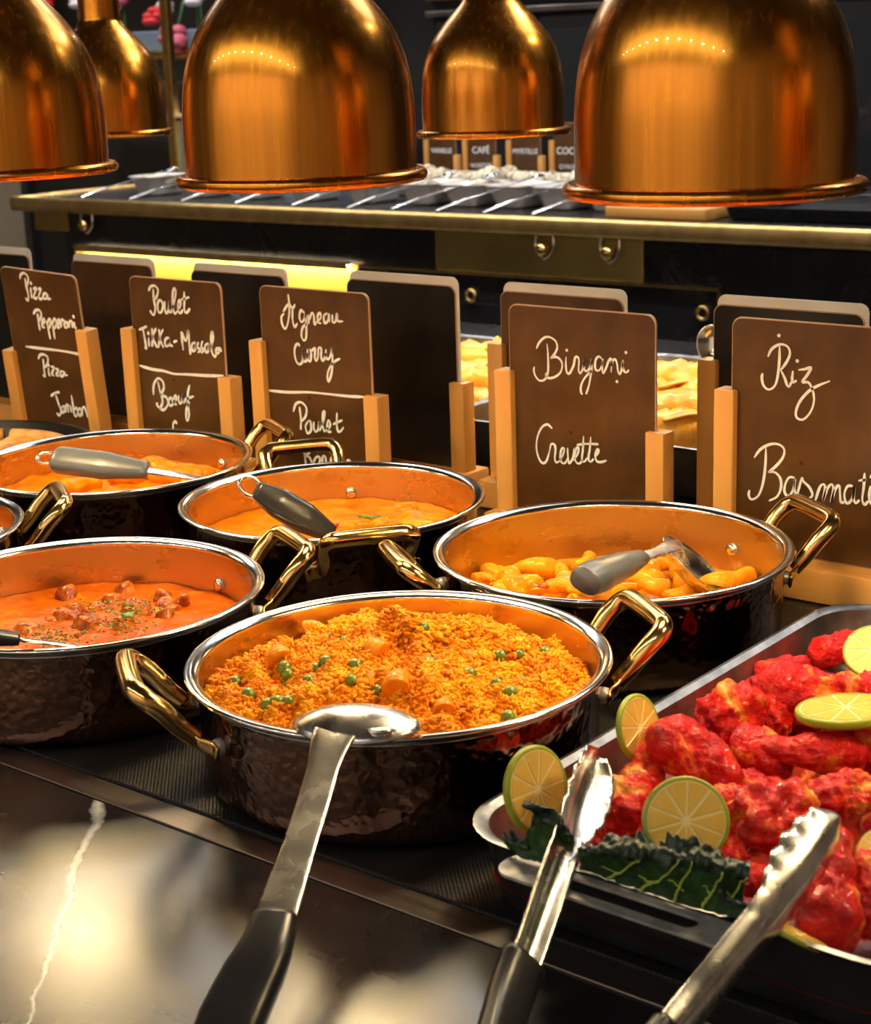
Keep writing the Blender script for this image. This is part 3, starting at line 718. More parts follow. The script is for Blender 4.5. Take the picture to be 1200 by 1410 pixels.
# ------------------------------------------------------------------ serving spoons
def spoon(name, label, pts_shaft, w_shaft, pts_grip, w_grip, bowl, mats=('steel_worn', 'black_plastic'), ring=False, upv=(0, 0, 1), group='serving spoons', th=.0028, gth=.6):
    """bowl = (centre, direction towards the tip, up, half length, half width, depth)"""
    P = cr(pts_shaft, 8); t = thing(name, label, 'spoon', P[0], group)
    wd = np.interp(np.linspace(0, 1, len(P)), np.linspace(0, 1, len(w_shaft)), w_shaft)
    mk('shaft', *sweep(P, wd, th, upv, 12, 3), M[mats[0]], t)
    G = cr(pts_grip, 8); wg = np.interp(np.linspace(0, 1, len(G)), np.linspace(0, 1, len(w_grip)), w_grip)
    mk('grip', *sweep(G, wg, wg * gth, upv, 16, 2.6), M[mats[1]], t, label='%s plastic grip' % ('black' if 'black' in mats[1] else ('dark' if 'dark' in mats[1] else 'grey')))
    if ring:
        e = G[-1]; d = G[-1] - G[-3]; d /= np.linalg.norm(d); s = np.cross(d, np.asarray(upv)); s /= np.linalg.norm(s)
        q = [e - d * .004 + s * .006, e + d * .006 + s * .0075, e + d * .013 + s * .005, e + d * .015, e + d * .013 - s * .005, e + d * .006 - s * .0075, e - d * .004 - s * .006]
        mk('hanging_loop', *tube(cr(q, 5), .0018, 8), M['steel_bright'], t)
    c, d, u, hl, hw, dep = bowl
    c = np.asarray(c, float); d = np.asarray(d, float); d /= np.linalg.norm(d); u = np.asarray(u, float); u = u - d * (u @ d); u /= np.linalg.norm(u); s = np.cross(d, u)
    nr, na = 10, 40; v = [c - u * dep]; 
    def sh(r, a, off):
        x = math.cos(a); y = math.sin(a); k = 1 + .12 * x
        return c + d * hl * r * x + s * hw * r * y * k - u * (dep * (1 - r ** 2.4)) + u * off
    v = [sh(0, 0, 0)]; f = []
    for i in range(1, nr + 1):
        for k in range(na): v.append(sh(i / nr, 2 * math.pi * k / na, 0))
    n1 = len(v); v.append(sh(0, 0, .0012))
    for i in range(1, nr + 1):
        for k in range(na): v.append(sh(i / nr * .985, 2 * math.pi * k / na, .0012))
    for b0, flip in ((0, 1), (n1, 0)):
        for k in range(na):
            q = (b0, b0 + 1 + k, b0 + 1 + (k + 1) % na); f.append(q[::-1] if flip else q)
        for i in range(nr - 1):
            a0 = b0 + 1 + i * na; b1 = a0 + na
            for k in range(na):
                q = (a0 + k, b1 + k, b1 + (k + 1) % na, a0 + (k + 1) % na); f.append(q[::-1] if flip else q)
    e0 = 1 + (nr - 1) * na
    for k in range(na): f.append((e0 + k, e0 + (k + 1) % na, n1 + e0 + (k + 1) % na, n1 + e0 + k))
    mk('bowl', np.array(v), f, M[mats[0]], t)
    return t
A = np.array
CM = -FW
# the upturned spoon across the rim of the rice pot
n0 = onz(462, 1016, .0865); g0 = onz(378, 1268, .047); g1 = onz(330, 1380, .030)
dd = (n0 - g0) / np.linalg.norm(n0 - g0)
bdir = A([dd[0], dd[1], .02])
bc = onz(491, 1000, .0865)
g2 = g1 + (g1 - g0) / np.linalg.norm(g1 - g0) * .055; g2[2] = .012
spoon('serving_spoon', 'large upturned steel spoon with black grip resting across the rice pot rim', [bc + A([0, 0, .0045]) , n0 + A([0, 0, .003]), n0 * .55 + g0 * .45, g0 - dd * .004], [.062, .031, .0190, .019, .0225],
      [g0 + dd * .002, g0 - dd * .02, g1, g2], [.0235, .026, .031, .033, .026], (bc, bdir, (0, 0, -1), .025, .0385, .0115), gth=.62)
# grey spoon in the orange curry, handle out over the rim
a0 = onz(490, 752, .060); a1 = onz(458, 736, .072); a2 = onz(352, 674, .116)
spoon('serving_spoon', 'dark grey handled spoon leaning up out of the smooth orange curry', [a0, a0 * .4 + a1 * .6, a1 + (a2 - a1) * .1], [.010, .009, .009], [a1, a1 + (a2 - a1) * .35, a1 + (a2 - a1) * .7, a2], [.015, .027, .027, .015],
      (a0 + A([.012, .014, -.012]), a0 - a1, (0, 0, 1), .022, .018, .009), ('steel_worn', 'dark_grip'), True, upv=-FW + A([0, 0, .4]))
# grey spoon in the far pot
a1 = A([-1.209, 1.034, .088]); a2 = A([-1.285, .992, .098]); a0 = A([-1.200, 1.120, .060])
spoon('serving_spoon', 'light grey handled spoon lying over the orange chicken curry', [a0, A([-1.196, 1.078, .074]), a1], [.012, .010, .010], [a1 + A([.004, .006, -.001]), a1 * .6 + a2 * .4, a2 * .9 + a1 * .1, a2], [.019, .031, .031, .022],
      (A([-1.215, 1.150, .052]), A([-.2, .9, -.3]), (0, 0, 1), .030, .024, .010), ('steel_worn', 'grey_plastic'), True, upv=CM + UP)
# ladle in the yellow curry, grip towards the guest
a0 = onz(930, 752, .086); a1 = onz(882, 768, .094); a2 = onz(806, 800, .100); b0 = onz(958, 778, .064); b1 = onz(1000, 802, .050)
spoon('ladle', 'steel ladle with silver-grey grip lying across the yellow prawn curry', [b0 * .45 + a0 * .55, a0, a1 * .5 + a0 * .5, a1], [.026, .016, .011, .011], [a1 + (a0 - a1) * .05, a1 * .7 + a2 * .3, a1 * .2 + a2 * .8, a2], [.013, .021, .027, .024],
      (b0, b1 - a0, CM * .5 - RT * .3 + UP * .75, .036, .030, .014), ('steel_worn', 'grey_plastic'), False, gth=.75, upv=CM + UP)
# black spoon in the meat curry
a2 = onz(-60, 872, .098); a1 = onz(24, 880, .088); a0 = onz(105, 890, .072)
spoon('serving_spoon', 'black handled spoon dipped in the red meat curry', [a0, a0 * .5 + a1 * .5, a1], [.014, .009, .009], [a1 - (a2 - a1) * .02, a1 * .6 + a2 * .4, a2], [.013, .019, .020],
      (a0 + (a0 - a1) * .45 - A([0, 0, .006]), a0 - a1, (0, 0, 1), .028, .02, .010), ('steel_worn', 'black_plastic'), True)

# ------------------------------------------------------------------ roasting tray
TX0, TX1, TY0, TY1, TZ = -.5414, -.2576, .657, 1.1407, .050
def zt(z): return .46 - (.46 - z) * 1.0513      # heights measured for a 7 cm rim, brought to the 5 cm rim
def rrect(x0, x1, y0, y1, r, n=8):
    out = []
    for cx, cy, a0 in ((x1 - r, y1 - r, 0), (x0 + r, y1 - r, 90), (x0 + r, y0 + r, 180), (x1 - r, y0 + r, 270)):
        for k in range(n + 1):
            a = math.radians(a0 + 90 * k / n); out.append((cx + r * math.cos(a), cy + r * math.sin(a)))
    return np.array(out)
def pan(x0, x1, y0, y1, h, r, z0=0.0012, lip=.006, taper=.012, th=.0015):
    """open tray: outer shell and inner shell as two vertex loops stacks"""
    outer = [(taper + .012, z0), (taper + .003, z0 + .003), (taper, z0 + .010), (lip * .9, h - .003), (lip * .4, h - .0006), (0.0, h - .001)]
    inner = [(0.0, h), (lip * .5, h + .0006), (lip + .0015, h - .002), (taper + th, z0 + .012), (taper + .006, z0 + .0045), (taper + .016, z0 + .003)]
    def loops(pr):
        V = []; Fc = []
        for i, (ins, z) in enumerate(pr):
            q = rrect(x0 + ins, x1 - ins, y0 + ins, y1 - ins, max(r - ins * .6, .004)); V.append(np.column_stack([q, np.full(len(q), z)]))
        m = len(q)
        for i in range(len(pr) - 1):
            for k in range(m): Fc.append((i * m + k, i * m + (k + 1) % m, (i + 1) * m + (k + 1) % m, (i + 1) * m + k))
        return np.concatenate(V), Fc, m
    vo, fo, m = loops(outer); fo = [q[::1] for q in fo]; fo.append(tuple(range(m - 1, -1, -1)))
    vi, fi, m = loops(inner); fi.append(tuple((len(inner) - 1) * m + k for k in range(m)))
    return (vo, fo), (vi, fi)
tr = thing('roasting_tray', 'deep dull steel tray of red chicken with a slotted carrying lip', 'tray', ((TX0 + TX1) / 2, (TY0 + TY1) / 2, .0012))
po, pi_ = pan(TX0, TX1, TY0, TY1, TZ, .042)
mk('outer_wall', *po, M['tray_out'], tr, sharp=40)
mk('inner_wall', *pi_, M['tray'], tr, sharp=40)
# slotted lip: rounded plate with a long slot, built as a ring between two outlines
def lip(xa, xb, yin, yout, sign):
    n = 10; z = TZ - .001
    o_ = rrect(xa, xb, min(yin, yout), max(yin, yout), .012, n); c0 = (min(yin, yout) + max(yin, yout)) / 2 + sign * .0015
    i_ = rrect(xa + .034, xb - .030, c0 - .0058, c0 + .0058, .0056, n)
    m = len(o_); V = []; Fc = []
    for zz in (z, z - .0016):
        V.append(np.column_stack([o_, np.full(m, zz)])); V.append(np.column_stack([i_, np.full(m, zz)]))
    for k in range(m):
        k2 = (k + 1) % m
        Fc += [(k, k2, m + k2, m + k), (2 * m + k2, 2 * m + k, 3 * m + k, 3 * m + k2), (k2, k, 2 * m + k, 2 * m + k2), (m + k, m + k2, 3 * m + k2, 3 * m + k)]
    return np.concatenate(V), Fc
mk('carrying_lip', *lip(-.491, -.344, TY0 + .004, TY0 - .0237, -1), M['lip'], tr, smooth=False, label='steel carrying lip with a long slot')
mk('carrying_lip', *lip(-.474, -.327, TY1 - .004, TY1 + .0225, 1), M['tray'], tr, smooth=False)

# ------------------------------------------------------------------ red chicken
GF = A([FW[0], FW[1], 0]); GF /= np.linalg.norm(GF)
VV = .72 * UP + .69 * GF; VV /= np.linalg.norm(VV)
def chick(x, y, z, L, W, ang, kind, label, seed, depth=.9, sub=5, group='red chicken pieces in the tray'):
    p = onz(x, y, zt(z)); s = scale_at(p); L *= s; W *= s
    a = math.cos(math.radians(ang)) * RT + math.sin(math.radians(ang)) * VV; a /= np.linalg.norm(a)
    n = np.cross(RT, VV); n /= np.linalg.norm(n); n = n if n[2] > 0 else -n
    b = np.cross(n, a); H = W * depth
    if kind == 'drum':      # thick meat end, thin knuckle end at +x
        E_ = [((-.22 * L, 0, 0), (.30 * L, .50 * W, .50 * H)), ((.12 * L, .04 * W, 0), (.26 * L, .34 * W, .34 * H)), ((.40 * L, .02 * W, 0), (.13 * L, .23 * W, .24 * H))]
    elif kind == 'thigh':
        E_ = [((-.15 * L, .05 * W, 0), (.36 * L, .48 * W, .46 * H)), ((.2 * L, -.08 * W, .05 * H), (.32 * L, .40 * W, .44 * H)), ((.0, -.22 * W, -.1 * H), (.28 * L, .25 * W, .3 * H))]
    elif kind == 'knob':
        E_ = [((0, 0, 0), (.46 * L, .44 * W, .44 * H)), ((-.1 * L, .28 * W, .1 * H), (.24 * L, .22 * W, .24 * H)), ((.24 * L, .05 * W, .15 * H), (.24 * L, .30 * W, .28 * H)), ((-.26 * L, -.1 * W, .12 * H), (.22 * L, .26 * W, .26 * H)), ((.05 * L, -.25 * W, .1 * H), (.28 * L, .2 * W, .26 * H))]
    else:                   # wing: two lobes and a tip
        E_ = [((-.26 * L, -.04 * W, 0), (.24 * L, .44 * W, .44 * H)), ((.10 * L, .06 * W, .04 * H), (.28 * L, .36 * W, .38 * H)), ((.36 * L, -.1 * W, 0), (.16 * L, .26 * W, .28 * H)), ((-.05 * L, -.2 * W, .1 * H), (.24 * L, .2 * W, .24 * H))]
    v, f = lump([(A(c), A(r)) for c, r in E_], sub, ((1.6 / L, W * .06), (4.2 / L, W * .038), (9. / L, W * .020), (20 / L, W * .009)), seed, .22)
    B = np.column_stack([a, b, n])
    o = mk('chicken_piece', v @ B.T, f, M['chicken'], None, label=label, cat='chicken', group=group); o.location = p
    return o
ck = [(962, 1045, .074, 150, 92, -38, 'wing', 'red chicken wing lying before the leaning lime slice'),
      (1006, 985, .068, 104, 90, 65, 'thigh', 'knobbly bright red chicken piece against the tray side wall'),
      (1158, 893, .055, 96, 56, 10, 'wing', 'red chicken wing farthest back in the tray under a lime slice'),
      (1076, 925, .055, 84, 52, 20, 'drum', 'red chicken piece by the back corner of the tray'),
      (1115, 955, .066, 150, 84, -8, 'thigh', 'pale-streaked red chicken thigh in the middle of the back'),
      (1060, 965, .062, 90, 80, 60, 'wing', 'red chicken piece beside the pale-streaked thigh'),
      (1192, 962, .068, 90, 84, 30, 'thigh', 'orange-skinned chicken piece behind the flat lime slice'),
      (1122, 1034, .078, 132, 66, 172, 'drum', 'red chicken drumstick with charred knuckle over the round knob piece'),
      (1180, 1022, .074, 88, 86, 80, 'thigh', 'deep red chicken piece under the flat lime slice'),
      (1066, 1128, .082, 116, 112, 20, 'knob', 'round red chicken knob piece with a hollow and char spot'),
      (1166, 1098, .080, 106, 84, 15, 'wing', 'red and golden chicken piece right of the round knob'),
      (892, 1055, .068, 104, 60, 68, 'drum', 'red chicken drumstick standing beside the leaning lime slice'),
      (852, 1112, .070, 100, 84, 40, 'knob', 'bright red chicken piece between the tongs and the round lime slice'),
      (1146, 1225, .072, 190, 94, 76, 'drum', 'long dark red chicken leg behind the scalloped tong'),
      (1064, 1212, .066, 96, 54, -5, 'wing', 'pale skinned chicken piece over the kale leaf'),
      (1200, 1232, .064, 130, 80, 85, 'thigh', 'dark red chicken piece at the tray side beside the long leg'),
      (1002, 1112, .066, 60, 60, 0, 'knob', 'small golden chicken piece behind the round lime slice'),
      (1052, 1040, .066, 90, 70, -30, 'thigh', 'red chicken piece between the wing and the charred drumstick'),
      (1030, 1085, .058, 90, 60, 0, 'wing', 'low red chicken piece behind the round knob'),
      (930, 1130, .054, 110, 70, -20, 'thigh', 'red chicken piece under the round lime slice'),
      (1110, 1165, .055, 110, 70, 20, 'wing', 'low red chicken piece under the round knob')]
for i, c in enumerate(ck):
    chick(*c, seed=200 + i)
for i in range(10):   # the lower layer that shows in the gaps
    X = TX0 + .055 + .055 * (i % 4) + .012 * (i // 4 % 2); Y = TY0 + .10 + .105 * (i // 4) + .02 * (i % 2)
    q = A([X, Y, zt(.044)]); dq = q - CAM; dep = dq @ FW
    chick(600 + F * (dq @ RT) / dep, 705 - F * (dq @ UP) / dep, .044, 150, 90, 40 * i, ('thigh', 'wing', 'drum')[i % 3], 'red chicken piece at the bottom of the heap in the tray', 260 + i, .6, 4, 'bottom layer of chicken')

n_ = 0
for i in range(5):    # the rest of the tray, past the edge of the picture
    for j in range(8):
        q = A([TX0 + .050 + .046 * i + .010 * (j % 2), TY0 + .055 + .053 * j, .046 + .006 * ((i + j) % 2)]); dq = q - CAM; dep = dq @ FW
        ux = 600 + F * (dq @ RT) / dep
        if ux < 1236: continue
        chick(ux, 705 - F * (dq @ UP) / dep, .46 - (.46 - q[2]) / 1.0513, 118, 74, 55 * n_, ('wing', 'drum', 'thigh', 'knob')[n_ % 4], 'red chicken piece in the far half of the tray away from the kale', 280 + n_, .8, 4, 'chicken in the far half of the tray')
        n_ += 1
d_ = rrect(TX0 + .010, TX1 - .010, TY0 + .010, TY1 - .010, .034); m_ = len(d_)
mk('chicken_juices', np.vstack([np.column_stack([d_, np.full(m_, .018)]), np.column_stack([(d_ - d_.mean(0)) * .93 + d_.mean(0), np.full(m_, .006)])]),
   [tuple(range(m_)), tuple(range(2 * m_ - 1, m_ - 1, -1))] + [(k, m_ + k, m_ + (k + 1) % m_, (k + 1) % m_) for k in range(m_)],
   noisy('red_juices', [(.3, (.10, .004, .002)), (.7, (.30, .02, .006))], 40, 4, .2, 0, .3, 120, .002), smooth=False, label='dark red cooking juices under the chicken', cat='sauce', kind='stuff')

# ------------------------------------------------------------------ lime slices
def make_lime():
    t = thing('lime_slice', 'x', 'lime')
    R, th = 1.0, .09
    v, f = lathe([(.90, -th), (.965, -th), (.995, -th * .6), (1.0, 0), (.995, th * .6), (.965, th), (.90, th)], 48); mk('rind', v, f, M['rind'], t, local=True)
    v, f = lathe([(.0001, -th * .9), (.93, -th * .9), (.93, th * .9), (.0001, th * .9)], 48); mk('pith', v, f, M['pith'], t, local=True, sharp=40)
    k = 10
    for i in range(k):
        a0 = 2 * math.pi * i / k + .02; a1 = 2 * math.pi * (i + 1) / k - .02; am = (a0 + a1) / 2
        n = 6; P = [(.07 * math.cos(am), .07 * math.sin(am))] + [(.87 * math.cos(a0 + (a1 - a0) * q / n), .87 * math.sin(a0 + (a1 - a0) * q / n)) for q in range(n + 1)]
        P = A(P); c = P.mean(0); m = len(P)
        V = [np.column_stack([P, np.full(m, s * th * .8)]) for s in (-1, 1)] + [np.column_stack([c + (P - c) * .93, np.full(m, s * th * 1.06)]) for s in (-1, 1)]
        Fc = []
        for q in range(m):
            q2 = (q + 1) % m; Fc += [(m + q, m + q2, 3 * m + q2, 3 * m + q), (q2, q, 2 * m + q, 2 * m + q2)]
        Fc += [tuple(3 * m + q for q in range(m)), tuple(2 * m + q for q in range(m - 1, -1, -1))]
        mk('segment', np.concatenate(V), Fc, M['lime_flesh'], t, local=True, smooth=False)
    return t
def orient(p, nrm, r, spin=0.):
    n = Vector(nrm).normalized(); q = n.to_track_quat('Z', 'Y').to_matrix().to_4x4()
    return Matrix.Translation(Vector(p)) @ q @ Matrix.Rotation(spin, 4, 'Z') @ Matrix.Diagonal((r, r, r, 1))
CM = -FW
limes = [(945, 1130, .094, 61, CM * 1.0 + A([0, 0, .2]) + RT * .05, 'round lime slice facing out above the kale leaf'),
         (738, 1087, .088, 61, CM * .72 + RT * .68 + UP * .10, 'lime slice leaning in the tray corner by the tong'),
         (879, 1002, .086, 47, CM * .66 + RT * .72 + UP * .12, 'lime slice leaning on the tray side wall'),
         (1206, 898, .082, 44, CM * .75 - RT * .25 + UP * .6, 'lime slice on the farthest chicken wing'),
         (1166, 979, .094, 70, UP * .97 + CM * .16 - RT * .10, 'lime slice lying flat on the chicken'),
         (1100, 1290, .066, 44, UP * .9 + RT * .4, 'lime slice tucked under the tong at the tray rim'),
         (1212, 1168, .084, 34, CM * .5 - RT * .5 + UP * .6, 'small lime slice beside the long chicken leg')]
l0 = make_lime()
for i, (x, y, z, r, n, lb) in enumerate(limes):
    o = l0 if i == 0 else copy_tree(l0); p = onz(x, y, zt(z))
    o.matrix_world = orient(p, n, r * scale_at(p), .2 + i); setprops(o, lb, 'lime', 'lime slices on the chicken')

# ------------------------------------------------------------------ kale leaves
def kale(label, rows, seed, amp=.0032, ruff=.0022, mats=('kale', 'kale_in'), veins=True):
    """rows: list of polylines (bottom edge to top edge), each traced along the leaf"""
    r = [cr(q, 10) for q in rows]; n = 120; m = 30
    rs = []
    for q in r:
        t = np.linspace(0, 1, len(q)); rs.append(np.column_stack([np.interp(np.linspace(0, 1, n), t, q[:, k]) for k in range(3)]))
    rs = np.array(rs); tv = np.linspace(0, 1, len(rs))
    G = np.array([[[np.interp(v, tv, rs[:, i, k]) for k in range(3)] for i in range(n)] for v in np.linspace(0, 1, m)])
    du = np.gradient(G, axis=1); dv = np.gradient(G, axis=0); N = np.cross(du, dv); N /= np.linalg.norm(N, axis=2)[..., None] + 1e-9
    if (N.reshape(-1, 3) @ CM).mean() < 0: N = -N
    P = G.reshape(-1, 3); vv = np.repeat(np.linspace(0, 1, m), n)
    edge = np.clip((vv - .45) / .4, 0, 1)
    bub = np.abs(SN(seed, 60)(P)) * amp * (.35 + edge) + np.abs(SN(seed + 3, 140)(P)) * amp * .7 * (.3 + edge)
    rf = SN(seed + 1, 26)(P) * ruff * edge ** 1.5
    V = P + N.reshape(-1, 3) * (bub + rf)[:, None]
    f = [(j * n + i, j * n + i + 1, (j + 1) * n + i + 1, (j + 1) * n + i) for j in range(m - 1) for i in range(n - 1)]
    fm = [0 if (j / m) > .52 else 1 for j in range(m - 1) for i in range(n - 1)]
    t = thing('kale_leaf', label, 'leaf', P.mean(0), 'kale leaves on the tray rim')
    o = mk('blade', V, f, [M[mats[0]], M[mats[1]]], t, fm=fm)
    md = o.modifiers.new('thick', 'SOLIDIFY'); md.thickness = .0012; md.offset = -1
    if veins:
        Q = V.reshape(m, n, 3); Nn = N
        rr = np.random.default_rng(seed); tubes = []
        def vein(i0, j0, di, dj, ln, rad):
            pts = []; i, j = float(i0), float(j0)
            for s in range(ln):
                if not (1 <= i < n - 2 and 0 <= j < m - 6): break
                pts.append(Q[int(j), int(i)] + Nn[int(j), int(i)] * .0009); i += di + rr.normal() * .35; j += dj + rr.normal() * .2
            if len(pts) > 3: tubes.append(tube(cr(pts, 2), np.linspace(rad, rad * .4, (len(pts) - 1) * 2 + 1), 6))
        for k in range(5):
            i0 = 20 + k * 20
            vein(i0, 1, rr.uniform(.5, 1.3), .95, 20, .0009); vein(i0 + 6, 7, -rr.uniform(.9, 1.6), .5, 9, .0005)
        mk('veins', *join(*tubes), M['vein'], t, label='pale green veins')
    return t
def K(*pts): return [onz(x, y, zt(z)) for x, y, z in pts]
kale('long dark green kale leaf draped along the tray front rim',
     [K((800, 1196, .071), (860, 1216, .071), (930, 1240, .071), (985, 1256, .071), (1024, 1262, .071)),
      K((800, 1184, .078), (862, 1196, .081), (930, 1212, .084), (988, 1222, .084), (1024, 1234, .080)),
      K((800, 1168, .086), (862, 1172, .094), (930, 1180, .098), (990, 1190, .098), (1026, 1204, .092)),
      K((802, 1172, .080), (864, 1168, .090), (930, 1166, .098), (992, 1176, .098), (1024, 1192, .092))], 31)
kale('curled tip of kale standing in the tray corner before the lime slice',
     [K((716, 1176, .071), (735, 1184, .071), (762, 1192, .071), (790, 1196, .071)),
      K((726, 1160, .078), (740, 1160, .082), (762, 1162, .084), (790, 1176, .080)),
      K((736, 1128, .092), (746, 1120, .096), (764, 1124, .098), (788, 1150, .092)),
      K((740, 1112, .096), (748, 1104, .102), (762, 1112, .102), (782, 1138, .096))], 47, .0035, .003, veins=False)
kale('small frill of kale in the tray corner',
     [K((700, 1166, .072), (712, 1172, .072), (726, 1178, .072)), K((696, 1160, .075), (710, 1163, .077), (728, 1168, .078)), K((692, 1156, .073), (708, 1156, .077), (726, 1158, .080))], 53, .003, .002, veins=False)
kale('low kale leaf end under the scalloped tong',
     [K((985, 1250, .073), (1020, 1266, .073), (1050, 1272, .073), (1072, 1270, .073)), K((990, 1240, .080), (1022, 1250, .081), (1052, 1254, .080), (1072, 1256, .077)), K((1000, 1236, .082), (1028, 1238, .086), (1056, 1240, .085), (1072, 1246, .080))], 61, .003, .003, veins=False)

# ------------------------------------------------------------------ tongs
def tongs():
    tipL = onz(826, 1040, zt(.101)); conL = onz(765, 1198, zt(.082)); botL = onz(695, 1400, zt(.056))
    tipR = onz(1152, 1126, zt(.104)); conR = onz(1058, 1262, zt(.085)); botR = onz(938, 1410, zt(.066))
    hinge = A([-.330, .385, .016])
    t = thing('tongs', 'open steel tongs with scalloped tips and black grips resting on the tray rim', 'tongs', hinge)
    for tip, con, bot, inner, nm in ((tipL, conL, botL, A([1., -.35, .40]), 'L'), (tipR, conR, botR, A([-1., .35, -.40]), 'R')):
        P = cr([tip, tip * .5 + con * .5, con, con * .5 + bot * .5, bot, bot * .45 + hinge * .55, hinge], 12)
        s = np.concatenate([[0], np.cumsum(np.linalg.norm(np.diff(P, axis=0), axis=1))]); S = s[-1]
        q = np.linspace(0, S, 150); P = np.column_stack([np.interp(q, s, P[:, k]) for k in range(3)])
        T = np.gradient(P, axis=0); T /= np.linalg.norm(T, axis=1)[:, None]
        n = 17; V = []
        head = .085
        for p, tt, d in zip(P, T, q):
            side = np.cross(inner, tt); side /= np.linalg.norm(side); inn = np.cross(tt, side); inn = inn if inn @ inner > 0 else -inn
            if d < head:
                u = d / head; wd = .0070 + .0080 * math.sin(min(1, u * 1.15 + .12) * math.pi * .8) ** .8
                if u > .7: wd = wd + (.0105 - wd) * min(1, (u - .7) / .3)
                wd *= min(1, .45 + d / .016)
                dp = .0075 * math.sin(min(u * 1.1 + .05, 1) * math.pi) + .003
            else: wd = .0105 - .0015 * min(1, (d - head) / .1); dp = .0045
            for k in range(n):
                x = -1 + 2 * k / (n - 1)
                sc = 1.0
                if d < head * .86 and abs(x) > .5:
                    sc = 1 + .17 * (abs(x) - .5) * 2 * abs(math.sin(d / head * 5.2 * math.pi / .86)) - .08 * (abs(x) - .5) * 2
                ridge = .0006 * math.exp(-(x / .16) ** 2) if d > .012 else 0
                wave = .0002 * math.sin(d / head * 10.4 * math.pi / .86) * max(0, abs(x) - .55) * 2 if d < head * .86 else 0
                V.append(p + side * (wd * x * sc) + inn * (dp * x * x - dp * .5 + ridge + wave))
        V = A(V); m = len(P)
        f = [(i * n + k, i * n + k + 1, (i + 1) * n + k + 1, (i + 1) * n + k) for i in range(m - 1) for k in range(n - 1)]
        o = mk('arm', V, f, M['steel_worn'], t)
        md = o.modifiers.new('thick', 'SOLIDIFY'); md.thickness = .0013; md.offset = 0
        i0 = int(np.argmax(q > .162)); i1 = int(m * .93)
        Pg = P[i0:i1]; vf = sweep(Pg, [.0245] * len(Pg), [.0125] * len(Pg), inner, 16, 3.2)
        mk('grip', *vf, M['black_plastic'], o, label='glossy black grip')
    vf = tube([hinge + A([0, .01, .014]), hinge + A([0, .01, -.012])], .006, 14); mk('hinge_pin', *vf, M['steel_bright'], t)
    return t
tongs()

# ------------------------------------------------------------------ menu boards and holders
def board_mesh(x0, x1, y, z0, z1, th=.003, r=.009):
    q = rrect(x0, x1, z0, z1, r, 6); m = len(q)
    c = A([(x0 + x1) / 2, (z0 + z1) / 2]); qi = c + (q - c) * A([1 - .0022 / (x1 - x0), 1 - .0022 / (z1 - z0)])
    V = np.concatenate([np.column_stack([k[:, 0], np.full(m, yy), k[:, 1]]) for k, yy in ((qi, y), (q, y + .0006), (q, y + th - .0006), (qi, y + th))])
    Fc = [tuple(range(m)), tuple(3 * m + k for k in range(m - 1, -1, -1))]; fm = [0, 0]
    for j in range(3):
        for k in range(m):
            k2 = (k + 1) % m; Fc.append((j * m + k2, j * m + k, (j + 1) * m + k, (j + 1) * m + k2)); fm.append(1)
    return V, Fc, fm
def post_mesh(xc, yc, z0, z1, slot_dir, w_=.0195, slot=.0040):
    """square post with a slot along its inner face"""
    h = w_ / 2; s = slot / 2; d = .0068
    P = [(-h, -h), (h, -h), (h, -s), (h - d, -s), (h - d, s), (h, s), (h, h), (-h, h)]
    P = [(x * slot_dir, y) for x, y in P]
    if slot_dir < 0: P = P[::-1]
    bm = bmesh.new(); vs = [bm.verts.new((xc + x, yc + y, z0)) for x, y in P]; fb = bm.faces.new(vs[::-1])
    ex = bmesh.ops.extrude_face_region(bm, geom=[fb]); up = [e for e in ex['geom'] if isinstance(e, bmesh.types.BMVert)]
    for q in up: q.co.z = z1
    bm.normal_update(); bmesh.ops.recalc_face_normals(bm, faces=list(bm.faces))
    ed = [e for e in bm.edges if all(abs(q.co.z - z1) < 1e-6 for q in e.verts) or (abs(e.verts[0].co.z - e.verts[1].co.z) > .01 and all(abs(abs(q.co.x - xc) - h) < 1e-5 and abs(abs(q.co.y - yc) - h) < 1e-5 for q in e.verts))]
    bmesh.ops.bevel(bm, geom=ed, offset=.0016, segments=2, profile=.5, affect='EDGES')
    bm.verts.index_update(); v = A([tuple(q.co) for q in bm.verts]); f = [tuple(q.index for q in p.verts) for p in bm.faces]; bm.free()
    return v, f
def holder(x0, x1, y, hl, hr, label, group, base_w=.052):
    t = thing('sign_holder', label, 'sign holder', ((x0 + x1) / 2, y, 0), group)
    mk('base', *box(x0 - .018, x1 + .018, y - base_w / 2, y + base_w / 2, 0, .030, .003), M['wood_base'], t, sharp=40)
    mk('post', *post_mesh(x0 - .0030, y, .030, hl, 1), M['wood'], t, sharp=30)
    mk('post', *post_mesh(x1 + .0030, y, .030, hr, -1), M['wood'], t, sharp=30)
    return t
